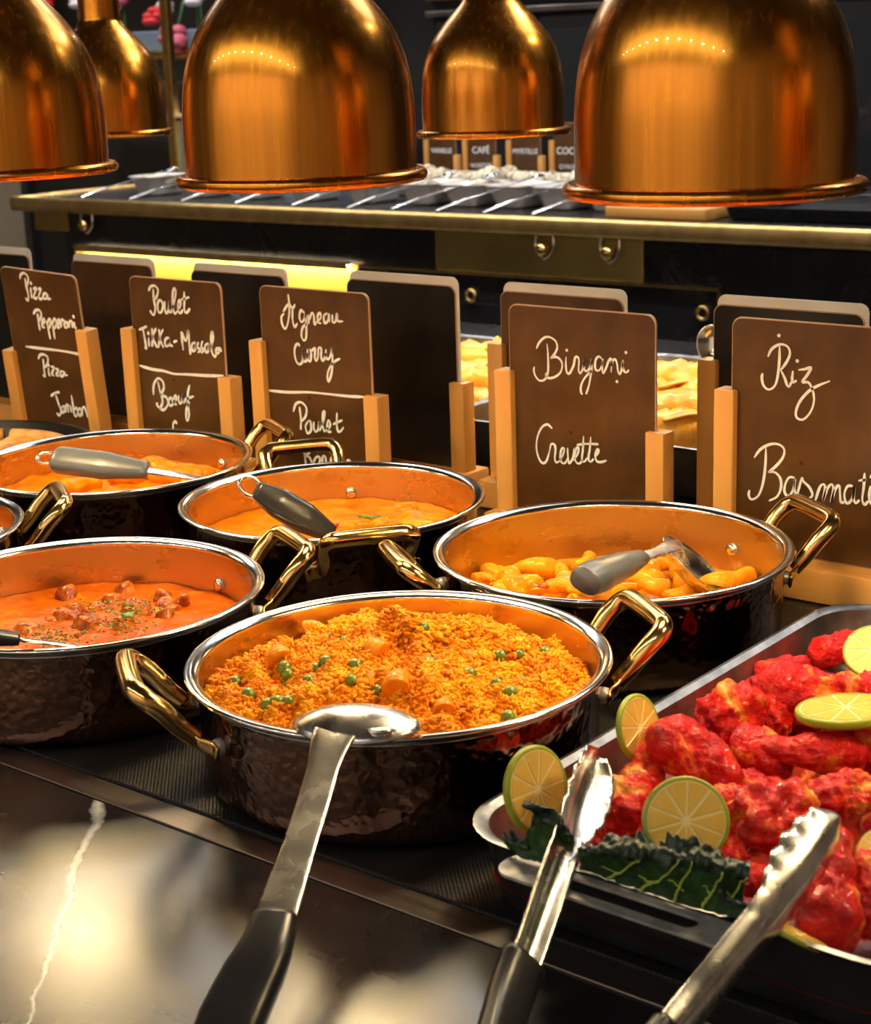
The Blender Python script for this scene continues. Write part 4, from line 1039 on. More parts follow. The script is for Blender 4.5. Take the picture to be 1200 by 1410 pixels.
def ribbon(strokes, n_, y_off, width):
    """flat chalk strokes on the plane: list of (k,3) polylines, normal n_"""
    V = []; Fc = []
    for P in strokes:
        P = A(P); 
        if len(P) == 1 or np.linalg.norm(P[-1] - P[0]) < 1e-6 and len(P) < 3:
            a = np.linspace(0, 2 * math.pi, 9)[:-1]; ex = A([1, 0, 0]); ez = np.cross(ex, n_); b = len(V)
            V += [P[0] + n_ * y_off + (ex * math.cos(q) + ez * math.sin(q)) * width * .75 for q in a]; Fc.append(tuple(b + q for q in range(8))); continue
        T = np.gradient(P, axis=0); T /= np.linalg.norm(T, axis=1)[:, None] + 1e-12; S = np.cross(n_, T); b = len(V); m = len(P)
        u = np.linspace(0, 1, m); wd = width * .5 * (1 + .18 * np.sin(9 * u + b)) * np.clip(.55 + 6 * np.minimum(u, 1 - u), .55, 1)
        e = n_ * y_off
        for p, s, q in zip(P, S, wd): V += [p + s * q + e, p - s * q + e]
        Fc += [(b + 2 * i, b + 2 * i + 1, b + 2 * i + 3, b + 2 * i + 2) for i in range(m - 1)]
    return A(V), Fc
def lettering(zoom, strokes, parent, p0, n_, width):
    ox, oy, k = zoom
    rows = []
    for st in sorted(strokes, key=lambda q: np.mean([y for _, y in q])):
        c = np.mean([y for _, y in st])
        if rows and c - rows[-1][0] < 75: rows[-1][1].append(st)
        else: rows.append([c, [st]])
        rows[-1][0] = np.mean([np.mean([y for _, y in q]) for q in rows[-1][1]])
    for _, sub in rows: letter_row(ox, oy, k, sub, parent, p0, n_, width)
def letter_row(ox, oy, k, strokes, parent, p0, n_, width):
    out = []
    for st in strokes:
        q = A(st, float) if len(st) > 1 else A(st, float)
        c = cr(q, 6) if len(q) > 2 else (cr(q, 4) if len(q) == 2 else q)
        out.append(A([onplane(ox + x * k, oy + y * k, p0, n_) for x, y in c]))
    v, f = ribbon(out, n_, .0005, width)
    return mk('lettering', v, f, M['chalk'], parent, smooth=False, label='white handwritten lettering')
ZP, ZT, ZA, ZB, ZR = (0, 355, .1737), (170, 375, .1596), (350, 385, .1878), (690, 410, .1986), (1000, 430, .2058)
PIZZA = [[(160, 168), (167, 133), (195, 120), (225, 155), (220, 205), (203, 228)], [(200, 160), (215, 240), (228, 300), (224, 336), (203, 318)], [(245, 232), (250, 280), (256, 322)], [(247, 200)], [(264, 248), (291, 240), (270, 302), (282, 322), (300, 312)], [(302, 250), (327, 245), (310, 302), (320, 326), (342, 318)], [(376, 282), (352, 284), (345, 312), (365, 326), (380, 288), (380, 320), (408, 325)],
    [(265, 447), (285, 416), (315, 415), (331, 450), (316, 490), (303, 492)], [(300, 440), (308, 510), (320, 576)], [(336, 530), (356, 505), (350, 480), (338, 500), (340, 545), (360, 550)], [(372, 498), (385, 560), (402, 646)], [(377, 520), (395, 482), (406, 510), (396, 548), (385, 550)], [(415, 500), (425, 560), (438, 646)], [(418, 520), (435, 482), (450, 510), (441, 550), (428, 555)], [(455, 535), (476, 510), (470, 485), (458, 505), (460, 550), (478, 550)], [(485, 552), (490, 492), (504, 495), (515, 502)], [(525, 500), (512, 530), (525, 556), (540, 530), (528, 500)], [(550, 556), (552, 510), (570, 500), (578, 556)], [(590, 505), (595, 550), (611, 556)], [(586, 465)],
    [(205, 702), (350, 720), (480, 735), (600, 757), (705, 786)],
    [(305, 802), (320, 770), (350, 765), (381, 790), (378, 840), (352, 872)], [(345, 800), (350, 870), (358, 936), (340, 925)], [(386, 870), (391, 920), (402, 936)], [(388, 850)], [(406, 862), (431, 868), (415, 916), (432, 936)], [(441, 880), (466, 884), (450, 926), (471, 936)], [(511, 900), (486, 900), (480, 930), (500, 936), (515, 905), (516, 926), (540, 930)],
    [(405, 1096), (440, 1070), (476, 1064)], [(445, 1085), (465, 1150), (485, 1212), (474, 1247), (450, 1230)], [(511, 1170), (490, 1190), (495, 1226), (514, 1210), (515, 1170), (520, 1226)], [(527, 1226), (527, 1172), (541, 1170), (546, 1222), (547, 1176), (562, 1180), (569, 1226)], [(568, 1086), (580, 1160), (590, 1230), (602, 1256), (620, 1230), (610, 1190), (593, 1202)], [(640, 1186), (622, 1212), (632, 1250), (650, 1230), (640, 1186)], [(655, 1252), (656, 1196), (671, 1182), (685, 1216), (697, 1266)]]
TIKKA = [[(220, 162), (235, 126), (270, 115), (301, 150), (290, 210), (263, 242)], [(260, 140), (265, 230), (278, 310), (265, 367), (240, 342), (238, 325)], [(320, 230), (298, 270), (306, 340), (331, 340), (345, 280), (320, 230)], [(360, 245), (360, 310), (373, 351), (395, 320), (401, 245), (401, 330), (413, 351)], [(413, 351), (441, 260), (455, 170), (441, 140), (428, 190), (430, 300), (446, 356), (470, 330)], [(470, 330), (496, 280), (490, 240), (475, 262), (475, 330), (496, 351), (516, 320)], [(528, 165), (528, 260), (530, 330), (550, 346), (579, 310)], [(500, 236), (572, 214)],
    [(135, 497), (206, 464)], [(170, 480), (185, 560), (201, 656), (184, 640)], [(220, 560), (226, 642)], [(218, 525)], [(250, 480), (255, 560), (250, 642)], [(285, 480), (258, 560), (296, 651)], [(310, 490), (315, 570), (305, 652)], [(345, 490), (318, 570), (351, 652)], [(396, 560), (365, 580), (365, 630), (390, 630), (401, 570), (401, 620), (431, 636)], [(432, 601), (468, 590)],
    [(500, 510), (510, 590), (520, 671)], [(505, 510), (541, 590), (565, 495)], [(565, 495), (570, 600), (582, 711)], [(626, 600), (595, 620), (595, 670), (620, 670), (628, 610), (631, 671)], [(651, 600), (640, 640), (666, 670), (644, 692)], [(686, 590), (675, 640), (696, 670), (674, 696)], [(736, 610), (710, 630), (710, 680), (735, 680), (741, 620), (746, 681)], [(746, 681), (776, 580), (770, 515), (758, 560), (765, 680), (791, 726), (806, 700)], [(826, 650), (805, 665), (805, 695), (825, 695), (831, 655), (851, 686)],
    [(132, 800), (250, 835), (350, 850), (440, 875), (560, 880), (720, 890), (868, 892)],
    [(300, 940), (320, 1030), (341, 1110), (320, 1166), (290, 1140), (300, 1125)], [(262, 1057), (265, 970), (300, 915), (341, 940), (351, 1000), (323, 1062)], [(330, 1060), (376, 1080), (386, 1140), (350, 1186), (310, 1170)], [(421, 1075), (395, 1100), (405, 1151), (431, 1130), (420, 1075)], [(431, 1130), (461, 1090), (455, 1060), (442, 1080), (445, 1130), (466, 1141)], [(480, 1060), (480, 1110), (495, 1131), (515, 1090), (518, 1050), (520, 1120), (541, 1110)], [(575, 970), (560, 1040), (560, 1130), (570, 1230), (555, 1281), (545, 1240), (550, 1170), (576, 1118)], [(520, 1101), (611, 1068)], [(466, 1310), (450, 1284), (432, 1310), (435, 1361), (452, 1400)]]
AGN = [[(225, 245), (203, 275), (210, 330), (232, 359), (252, 310), (262, 210), (252, 105)], [(215, 235), (245, 190), (263, 180), (285, 210), (304, 180)], [(285, 205), (285, 290), (300, 346), (321, 318)], [(371, 245), (346, 225), (335, 270), (350, 311), (375, 280), (379, 225)], [(379, 225), (385, 320), (385, 420), (368, 446), (350, 410), (360, 350), (396, 320)], [(400, 258), (405, 326)], [(405, 300), (426, 245), (441, 265), (446, 326), (461, 310)], [(461, 310), (491, 280), (488, 245), (470, 260), (472, 310), (496, 321)], [(541, 245), (515, 265), (520, 316), (545, 300), (551, 250), (556, 311)], [(576, 255), (579, 310), (600, 306), (611, 250), (616, 301), (656, 306)],
    [(90, 810), (250, 825), (400, 825), (560, 840), (700, 855), (812, 860)],
    [(290, 967), (310, 910), (350, 900), (386, 940), (381, 1000), (348, 1042)], [(335, 930), (346, 1020), (345, 1102)], [(401, 1035), (380, 1075), (395, 1126), (421, 1100), (416, 1040), (400, 1035)], [(440, 1040), (441, 1090), (456, 1116), (475, 1090), (481, 1040), (483, 1106)], [(485, 1111), (511, 1040), (520, 970), (506, 985), (506, 1070), (521, 1121)], [(526, 1111), (561, 1070), (551, 1030), (540, 1060), (546, 1111), (571, 1116)], [(610, 975), (609, 1050), (616, 1106), (636, 1111), (661, 1080)], [(580, 1061), (651, 1030)],
    [(360, 1230), (375, 1290), (381, 1350)], [(431, 1225), (401, 1275), (370, 1290), (406, 1300), (431, 1350)], [(461, 1295), (440, 1340), (470, 1371), (486, 1310), (460, 1293)], [(501, 1352), (506, 1296), (525, 1300), (531, 1350)], [(560, 1356), (571, 1306), (590, 1312), (592, 1360), (604, 1316), (624, 1316), (628, 1364)], [(711, 1330), (690, 1326), (685, 1370), (715, 1370), (719, 1330)]]
BIRY = [[(359, 906), (325, 878), (285, 900), (255, 970), (250, 1050), (270, 1121), (298, 1146), (321, 1125), (341, 1060)], [(341, 1060), (351, 1015), (376, 1020), (381, 1060), (376, 1110), (386, 1141), (411, 1130)], [(411, 1130), (436, 1080), (441, 1045), (425, 1045), (415, 1090), (421, 1136), (446, 1146), (466, 1110)], [(465, 1040), (468, 1100), (476, 1146), (501, 1110), (511, 1040)], [(505, 1130), (536, 1080), (541, 1040), (525, 1045), (515, 1100), (526, 1141), (551, 1146), (571, 1120)], [(576, 958), (572, 1040), (565, 1120), (581, 1136), (601, 1110)], [(626, 963), (620, 1040), (610, 1115), (626, 1136), (646, 1115)], [(528, 1020), (600, 1012), (680, 1015)], [(660, 1100), (681, 1062), (670, 1050), (656, 1090), (668, 1132), (700, 1138), (737, 1127)]]
RIZ = [[(283, 297), (310, 245), (360, 215), (410, 225), (431, 270), (410, 330), (368, 387)], [(362, 225), (360, 320), (350, 420), (330, 490), (290, 516), (255, 490), (243, 440), (248, 406)], [(370, 385), (396, 440), (411, 485), (426, 496), (441, 465)], [(451, 390), (446, 440), (451, 469), (476, 455)], [(480, 325)], [(357, 155)], [(488, 385), (530, 380), (571, 371), (546, 420), (515, 465), (556, 470), (586, 530), (591, 600), (566, 670), (520, 716), (478, 705), (472, 660), (501, 590), (560, 525), (620, 490), (699, 459)],
    [(191, 972), (235, 915), (300, 882), (360, 885), (393, 920), (381, 975), (335, 1030), (284, 1071)], [(270, 905), (268, 1000), (258, 1100), (240, 1180), (215, 1231), (175, 1251), (155, 1225), (160, 1188)], [(285, 1070), (331, 1070), (366, 1110), (371, 1170), (345, 1231), (290, 1261)], [(461, 1105), (425, 1105), (400, 1150), (395, 1200), (420, 1231), (450, 1190), (466, 1110)], [(466, 1110), (461, 1180), (476, 1231)], [(476, 1231), (511, 1110), (521, 1130), (561, 1170), (581, 1221), (551, 1251)], [(600, 1262), (631, 1170), (656, 1150), (666, 1180), (650, 1272)], [(650, 1272), (681, 1180), (711, 1150), (721, 1190), (705, 1277)], [(705, 1277), (736, 1180), (761, 1160), (766, 1210), (771, 1266), (796, 1271)], [(851, 1160), (815, 1165), (795, 1220), (810, 1276), (846, 1250), (866, 1165)], [(866, 1165), (856, 1240), (871, 1276), (896, 1255)], [(931, 1073), (925, 1170), (915, 1250), (931, 1286), (956, 1260)], [(888, 1126), (942, 1120)], [(970, 1160), (962, 1230), (973, 1281), (1001, 1265)], [(976, 1100)]]
BIRYANI = [[(75, 200), (105, 135), (160, 80), (220, 72), (285, 115), (305, 185), (280, 250), (230, 305)], [(192, 145), (200, 230), (205, 330), (205, 430), (190, 500), (160, 545), (110, 550), (70, 510), (48, 450), (52, 398)],
    [(230, 305), (295, 290), (345, 330), (360, 390), (340, 460), (290, 505), (225, 525), (185, 505), (178, 465)], [(402, 290), (400, 380), (410, 455), (435, 475), (460, 440), (488, 375), (503, 297), (535, 295), (545, 340), (540, 430), (556, 470), (580, 440), (600, 370), (607, 305)],
    [(607, 305), (600, 390), (610, 440), (640, 440), (675, 380), (687, 303)], [(687, 303), (680, 400), (670, 520), (650, 620), (622, 702)], [(582, 706), (565, 670), (570, 600), (610, 520), (692, 433)], [(800, 320), (765, 285), (730, 320), (722, 400), (740, 440), (775, 430), (800, 370), (808, 308)], [(805, 330), (800, 410), (812, 470), (840, 420), (870, 340), (895, 310), (905, 350), (898, 462)],
    [(898, 400), (920, 330), (945, 320), (965, 370), (975, 450), (995, 480), (1015, 430), (1028, 360), (1030, 323)], [(1028, 340), (1028, 400), (1045, 450), (1070, 460), (1094, 433)], [(410, 217)], [(1062, 242)], [(963, 562)]]
CURRY = [[(215, 190), (185, 140), (140, 150), (105, 230), (105, 380), (140, 520), (205, 585), (260, 550), (285, 480), (285, 255)], [(285, 260), (290, 380), (305, 490), (340, 520), (375, 470), (385, 330), (385, 248)], [(385, 330), (395, 450), (420, 520), (455, 500), (465, 400), (460, 310), (438, 238)], [(450, 290), (490, 275), (548, 232), (550, 330), (545, 430), (575, 505), (610, 450), (620, 330), (625, 240), (665, 215), (690, 260), (685, 400), (715, 500), (765, 450), (788, 350), (790, 255)],
    [(788, 330), (785, 380), (815, 460), (850, 470), (890, 400), (915, 300), (920, 213)], [(920, 213), (935, 400), (935, 560), (925, 720), (890, 880), (848, 962), (825, 880), (835, 760), (880, 650), (950, 560), (1020, 500), (1105, 458)]]
YS = 1.28
n0_ = A([0, -1., 0])
signs = [('tikka', -1.488, -1.338, .229, .169, .126, ZT, TIKKA, .0031, 'menu board reading Poulet Tikka-Massala and Boeuf', 'wooden holder of the tikka and beef menu board'),
         ('lamb', -1.280, -1.125, .230, .171, .126, ZA, AGN, .0027, 'menu board reading Agneau Curry and Poulet', 'wooden holder of the lamb curry menu board'),
         ('biryani', -.950, -.787, .231, .168, .126, ZB, BIRY, .0021, 'menu board reading Biryani Crevette', 'wooden holder of the biryani menu board'),
         ('rice', -.711, -.551, .235, .172, .126, ZR, RIZ, .0022, 'menu board reading Riz Basmati', 'wooden holder of the basmati rice menu board')]
for nm, x0, x1, zt, hl, hr, zm, st, wd, lb, hb in signs:
    holder(x0, x1, YS, hl, hr, hb, 'front sign holders')
    t = thing('menu_board', lb, 'menu board', ((x0 + x1) / 2, YS, .031), 'front menu boards')
    v, f, fm = board_mesh(x0, x1, YS - .0015, .0305, zt); mk('board', v, f, [M['board'], M['board_edge']], t, smooth=False, fm=fm)
    lettering(zm, st, t, A([0, YS - .0015, 0]), n0_, wd)
    if nm == 'biryani': letter_row(730, 455, .125, BIRYANI, t, A([0, YS - .0015, 0]), n0_, wd)
    if nm == 'lamb': letter_row(400, 465, .0625, CURRY, t, A([0, YS - .0015, 0]), n0_, wd)
# the pizza board leans back a little in its holder
px0, px1 = -1.700, -1.560
piv = Matrix.Translation((-1.63, YS, 0)) @ Matrix.Rotation(math.radians(6), 4, 'X') @ Matrix.Rotation(math.radians(2.0), 4, 'Y')
n_l = A(piv.to_3x3() @ Vector((0, -1, 0))); p_l = A(piv @ Vector((0, -.0015, .1)))
ho = holder(px0, px1, YS, .128, .169, 'leaning wooden holder of the pizza menu board', 'front sign holders')
ho.matrix_world = piv
t = thing('menu_board', 'menu board reading Pizza Pepperoni and Pizza Jambon', 'menu board', (-1.63, YS, .031), 'front menu boards')
v, f, fm = board_mesh(px0 + 1.63, px1 + 1.63, -.0015, .0305, .232)
mk('board', *xf((v, f), piv), [M['board'], M['board_edge']], t, smooth=False, fm=fm)
lettering(ZP, PIZZA, t, p_l, n_l, .0032)
# rear boards, seen from the back
YR = 1.38
for x0, x1, zt, hl, hr, lb in ((-1.925, -1.796, .231, .126, .169, 'dark back of a menu board past the pizza sign'), (-1.712, -1.560, .229, .126, .169, 'brownish back of a menu board behind the pizza sign'),
        (-1.492, -1.338, .228, .126, .169, 'dark back of a menu board between the tikka and lamb signs'), (-1.244, -1.092, .231, .169, .126, 'wide black back of a menu board beside the biryani sign'),
        (-1.034, -.885, .230, .172, .126, 'brown back of a menu board behind the biryani sign'), (-.786, -.635, .232, .176, .126, 'dark back of a menu board behind the basmati rice sign')):
    holder(x0, x1, YR, hl, hr, lb.replace('dark back of a menu board', 'rear wooden holder').replace('brownish back of a menu board', 'rear wooden holder').replace('wide black back of a menu board', 'rear wooden holder').replace('brown back of a menu board', 'rear wooden holder'), 'rear sign holders')
    t = thing('menu_board', lb, 'menu board', ((x0 + x1) / 2, YR, .031), 'rear menu boards')
    v, f, fm = board_mesh(x0, x1, YR - .0018, .0305, zt - .004, .0016); mk('board', v, f, [M['board_no_reflection'] if ('black' in lb or 'dark' in lb) else M['board'], M['board_edge']], t, smooth=False, fm=fm)
    v, f, fm = board_mesh(x0 + .003, x1 + .003, YR - .0001, .0305, zt + .005, .0017); mk('card', v, f, [M['card'], M['card']], t, smooth=False, fm=fm, label='white card behind the board')

# ------------------------------------------------------------------ fried food trays on the far side
def simple_tray(x0, x1, y0, y1, h, label):
    t = thing('steel_tray', label, 'tray', ((x0 + x1) / 2, (y0 + y1) / 2, 0))
    po, pi2 = pan(x0, x1, y0, y1, h, .03)
    mk('outer_wall', *po, M['tray_out'], t, sharp=40); mk('inner_wall', *pi2, M['tray'], t, sharp=40)
simple_tray(-1.21, -.70, 1.475, 1.95, .060, 'steel tray of fried rolls behind the biryani sign')
simple_tray(-1.76, -1.24, 1.475, 1.95, .060, 'steel tray of fried rolls behind the tikka sign')
def roll(x, y, z, L, W, yaw, label, seed):
    s = np.random.default_rng(seed); n = 26; t = np.linspace(-1, 1, n)
    path = np.column_stack([t * L / 2, .06 * L * (t ** 2), 0 * t]); rad = W / 2 * (1 - .55 * np.abs(t) ** 3) * (1 + .05 * np.sin(9 * t + seed)); 
    v, f = tube(path, rad, 16); v = v + .06 * W * SN(seed, 60)(v)[:, None] * A([0, .6, 1])
    # rolled pastry end flap
    fl = sweep(cr([(L * .1, -W * .25, W * .36), (L * .3, 0, W * .47), (L * .42, W * .2, W * .36)], 4), W * .5, W * .08, (0, 0, 1), 10, 2.5)
    Rz = np.array(Matrix.Rotation(yaw, 3, 'Z'))
    o = mk('fried_roll', v @ Rz.T, f, M['fried'], None, label=label, cat='fried roll', group='fried rolls'); o.location = (x, y, z)
    mk('pastry_flap', fl[0] @ Rz.T, fl[1], M['fried'], o, local=True)
for i, (x, y, z) in enumerate([(948, 534, .066), (1000, 556, .052), (896, 552, .052), (946, 574, .050), (1000, 600, .036), (900, 598, .036), (952, 604, .030)]):
    p = onz(x, y, z); roll(*p, .145, .060, .55 + .35 * math.sin(i * 2.3), 'golden fried roll in the tray behind the biryani sign', 300 + i)
for i, (x, y, z) in enumerate([(655, 500, .062), (628, 530, .050), (690, 536, .050), (656, 568, .036)]):
    p = onz(x, y, z); roll(*p, .14, .058, .6 + .5 * math.sin(i * 1.7), 'golden fried roll in the tray beside the wide black board', 330 + i)
for i, (x, y) in enumerate([(-.80, 1.58), (-.86, 1.70), (-.79, 1.80), (-.95, 1.82), (-1.05, 1.72), (-1.12, 1.84)]):
    roll(x, y, .040, .12, .046, i * .8, 'golden fried roll in the tray behind the basmati rice sign', 370 + i)
for i, (x, y) in enumerate([(-1.62, 1.60), (-1.52, 1.68), (-1.42, 1.58), (-1.60, 1.78), (-1.46, 1.80), (-1.34, 1.70), (-1.36, 1.86)]):
    roll(x, y, .045, .12, .046, i * .6, 'golden fried roll in the tray behind the tikka sign', 350 + i)
q = ony(979, 474, 1.66)
spoon('serving_spoon', 'shiny steel spoon standing in the fried rolls behind the rice sign', [q + A([0, 0, -.10]), q + A([0, 0, -.06]), q + A([0, 0, -.016])], [.007, .006, .008], [q + A([0, 0, -.12]), q + A([0, 0, -.11]), q + A([0, 0, -.10])], [.008, .009, .009],
      (q, A([0, .1, 1]), CM, .022, .016, .006), ('steel_bright', 'steel_bright'), upv=CM)

# pizza pan beside the far pot
t = thing('pizza_pan', 'round dark pan of pizza slices before the pizza sign', 'pan', (-1.575, 1.10, .0012))
v, f = lathe([(.0001, .0), (.115, .0), (.128, .004), (.134, .05), (.138, .052), (.138, .054), (.133, .053), (.126, .008), (.112, .004), (.0001, .004)], 64); mk('shell', v, f, M['dark_metal'], t, local=True)
v, f = lathe([(.0001, .004), (.12, .004), (.124, .03), (.0001, .03)], 48); mk('rack', v, f, M['dark_metal'], t, local=True)
for i in range(6):
    a0 = math.pi / 3 * i + .05; a1 = a0 + math.pi / 3 - .1; n = 10; aa = np.linspace(a0, a1, n)
    o = thing('pizza_slice', 'cheesy pizza slice in the round pan', 'pizza', (-1.575, 1.10, .0315), 'pizza slices in the pan')
    P = np.vstack([[.012 * math.cos((a0 + a1) / 2), .012 * math.sin((a0 + a1) / 2)], np.column_stack([.108 * np.cos(aa), .108 * np.sin(aa)])])
    m = len(P); G = []
    for zz in (0, .012): G.append(np.column_stack([P, np.full(m, zz)]))
    Fc = [tuple(range(m - 1, -1, -1)), tuple(m + k for k in range(m))] + [(k, (k + 1) % m, m + (k + 1) % m, m + k) for k in range(m)]
    mk('topping', np.concatenate(G), Fc, M['pizza'], o, local=True, smooth=False)
    mk('crust', *tube(np.column_stack([.112 * np.cos(aa), .112 * np.sin(aa), np.full(n, .010)]), .009, 10), M['crust'], o, local=True)

# ------------------------------------------------------------------ far buffet
YB = 3.78
fb = thing('far_buffet', 'black marble buffet counter with brass rail and brass panels across the aisle', 'counter', (-2.2, YB + .6, FL))
XL = -4.97
mk('top_slab', *box(XL, 1.9, YB + .01, YB + 1.25, -.012, .018, .004), M['marble_back'], fb, smooth=False)
mk('brass_rail', *sweep(cr([(XL, YB - .004, .002), (-2, YB - .004, .002), (1.9, YB - .004, .002)], 3), .03, .050, (0, 0, 1), 20, 2.6), M['brass_dull'], fb, label='rounded brass edge rail')
mk('brass_rail', *sweep(cr([(XL - .004, YB - .01, .002), (XL - .004, YB + .6, .002), (XL - .004, YB + 1.25, .002)], 3), .03, .050, (0, 0, 1), 20, 2.6), M['brass_dull'], fb)
mk('front_panel', *box(-4.75, 1.7, YB + .03, YB + .06, FL, -.012), M['marble_back'], fb, smooth=False)
mk('body', *box(-4.72, 1.7, YB + .06, YB + 1.15, FL, -.012), M['cab'], fb, smooth=False)
br = brushed('aged_brass_plate', (.62, .47, .16), .38, (6, 6, 6), .6)
br2 = brushed('bright_brass_panel', (.95, .74, .16), .55, (3, 3, 20), .2)
for x0, x1, z0, z1, m_ in ((-3.08, -2.38, -.138, -.026, br), (-4.9, -4.72, -.09, -.02, br), (-4.68, -3.38, -.30, -.146, br2)):
    mk('brass_plate', *box(x0, x1, YB + .022, YB + .031, z0, z1, .002), m_, fb, smooth=False)
for x0, x1, z0, z1 in ((-4.69, -2.145, -.147, -.139), (-2.155, -2.145, -.42, -.139), (-4.69, -4.68, -.42, -.139), (-3.385, -3.375, -.42, -.147)):
    mk('brass_trim', *box(x0, x1, YB + .016, YB + .031, z0, z1, .002), M['brass'], fb, smooth=False)
ls = thing('added_light_strip', 'added warm light strip over the bright brass panel of the far buffet', 'light strip', (-4.03, YB + .0, -.135))  # added lamp, put in to brighten the brass panel beneath it
mk('housing', *box(-4.66, -3.40, YB - .006, YB + .012, -.140, -.130, .001), M['dark_metal'], ls, smooth=False)
mk('front_lip', *box(-4.66, -3.40, YB - .009, YB - .0062, -.152, -.130, .001), M['brass_dull'], ls, smooth=False)
mk('diffuser', *box(-4.65, -3.41, YB - .004, YB + .010, -.1425, -.1401), emit('added_strip_glow', (1.0, .80, .45), 130.0), ls, smooth=False)
for x in (-2.956, -2.20, -3.2):
    a = np.linspace(0, 2 * math.pi, 21)
    mk('ring_pull', *tube(np.column_stack([x + .016 * np.cos(a), np.full(21, YB + .022), -.207 + .016 * np.sin(a)]), .005, 8, False), M['brass'], fb)
for x in (-2.686, -2.474, -4.60):
    k = thing('lock_knob', 'round brass knob under a bracket on the far buffet front', 'knob', (x, YB + .02, -.065), 'knobs on the far buffet')
    mk('bracket', *tube(cr([(x - .028, YB + .012, -.02), (x - .028, YB + .008, -.06), (x, YB + .006, -.088), (x + .028, YB + .008, -.06), (x + .028, YB + .012, -.02)], 5), .004, 8), M['steel_bright'], k)
    v, f = lathe([(.0001, .02), (.012, .02), (.018, .012), (.018, 0), (.009, -.006), (.009, -.02), (.0001, -.02)], 20); v = v[:, [0, 2, 1]] * A([1, -1, 1]) + A([x, YB + .0, -.062])
    mk('knob', v, f, M['brass'], k)
# white dessert bowls with topping and a spoon each
def bowlv(x0, x1, y0, y1, h):
    return pan(x0, x1, y0, y1, h, .04, z0=.0185, lip=.008, taper=.03, th=.004)
bx = [-4.55, -4.30, -4.05, -3.80, -3.55, -3.32, -3.15, -2.98, -2.81, -2.64]
for i, x in enumerate(bx):
    t = thing('dessert_bowl', 'white ceramic dessert bowl on the far buffet', 'bowl', (x, 4.08, .018), 'dessert bowls on the far buffet')
    o_, i_ = bowlv(x - .078, x + .078, 3.99, 4.19, .085); mk('outside', *o_, M['white_pot'], t, sharp=50); mk('inside', *i_, M['white_pot'], t, sharp=50)
    g = blob('dessert', A([x, 4.09, .066]), .10, .12, .04, 0, M['granola'], 'nutty cream dessert in a white bowl on the far buffet', 'dessert', 'desserts in the white bowls', 400 + i, 3)
    a0 = A([x + .04, 4.07, .10]); a1 = A([x - .06, 3.90, .055]); a2 = A([x - .11, 3.82, .026])
    spoon('dessert_spoon', 'long steel spoon propped on a white dessert bowl', [a0, a1 * .5 + a0 * .5, a1], [.02, .012, .012], [a1, a1 * .5 + a2 * .5, a2], [.012, .016, .016], (a0 + A([.012, .03, .004]), a0 - a1, (0, 0, -1), .028, .022, .008), ('steel_bright', 'steel_bright'), group='spoons on the far buffet')
# wide white dish with crumble behind them
t = thing('crumble_dish', 'wide white dish of nut crumble behind the dessert bowls', 'dish', (-3.3, 4.42, .018))
o_, i_ = pan(-3.75, -2.75, 4.26, 4.56, .080, .06, z0=.0185, lip=.01, taper=.03, th=.005); mk('outside', *o_, M['white_pot'], t, sharp=50); mk('inside', *i_, M['white_pot'], t, sharp=50)
for i in range(16):
    blob('nut_cluster', A([-3.68 + .055 * i, 4.36 + .06 * math.sin(i * 2.1), .076 + .010 * math.sin(i)]), .07, .06, .05, i, M['granola'], 'nut crumble cluster in the wide white dish', 'nut cluster', 'nut clusters in the wide dish', 420 + i, 3)
# small boards with posts
def textmesh(s, size):
    c = bpy.data.curves.new('t', 'FONT'); c.body = s; c.size = size; c.align_x = 'CENTER'; c.extrude = .0005
    o = bpy.data.objects.new('t', c); col.objects.link(o); dg = bpy.context.evaluated_depsgraph_get()
    me = bpy.data.meshes.new_from_object(o.evaluated_get(dg)); v = A([tuple(q.co) for q in me.vertices]); f = [tuple(p.vertices) for p in me.polygons]
    bpy.data.objects.remove(o); bpy.data.curves.remove(c); bpy.data.meshes.remove(me); return v, f
for x, tx, lb in ((-3.715, ('VANILLE', ''), 'small dark dessert board reading vanille'), (-3.545, ('CAFÉ', 'NOISETTE'), 'small dark dessert board reading café'), (-3.36, ('MYRTILLE', ''), 'small dark dessert board with a one-line label'), (-3.185, ('COCO', 'CITRON'), 'small dark dessert board beside a big lamp shade')):
    y = 4.64
    holder(x - .062, x + .062, y, .159, .109, 'small wooden holder of the ' + lb.replace('small dark ', ''), 'dessert sign holders')
    hh = col.objects[-1]
    t = thing('dessert_board', lb, 'menu board', (x, y, .03), 'dessert boards')
    v, f, fm = board_mesh(x - .062, x + .062, y - .0015, .0305, .215); mk('board', v, f, [M['board'], M['board_edge']], t, smooth=False, fm=fm)
    for k, s in enumerate(tx):
        if s:
            v, f = textmesh(s, (.032 if len(s) < 5 else .024) if k == 0 else .02); v = np.column_stack([v[:, 0] + x, np.full(len(v), y - .003) - v[:, 2], v[:, 1] + (.115 if k == 0 else .068)]); mk('lettering', v, f, M['chalk'], t, smooth=False)
for o in [q for q in col.objects if q.name.startswith('sign_holder') and abs(q.location.y - 4.64) < .01]:
    o.location.z = .018
for o in [q for q in col.objects if q.name.startswith('dessert_board')]:
    o.location.z += .018
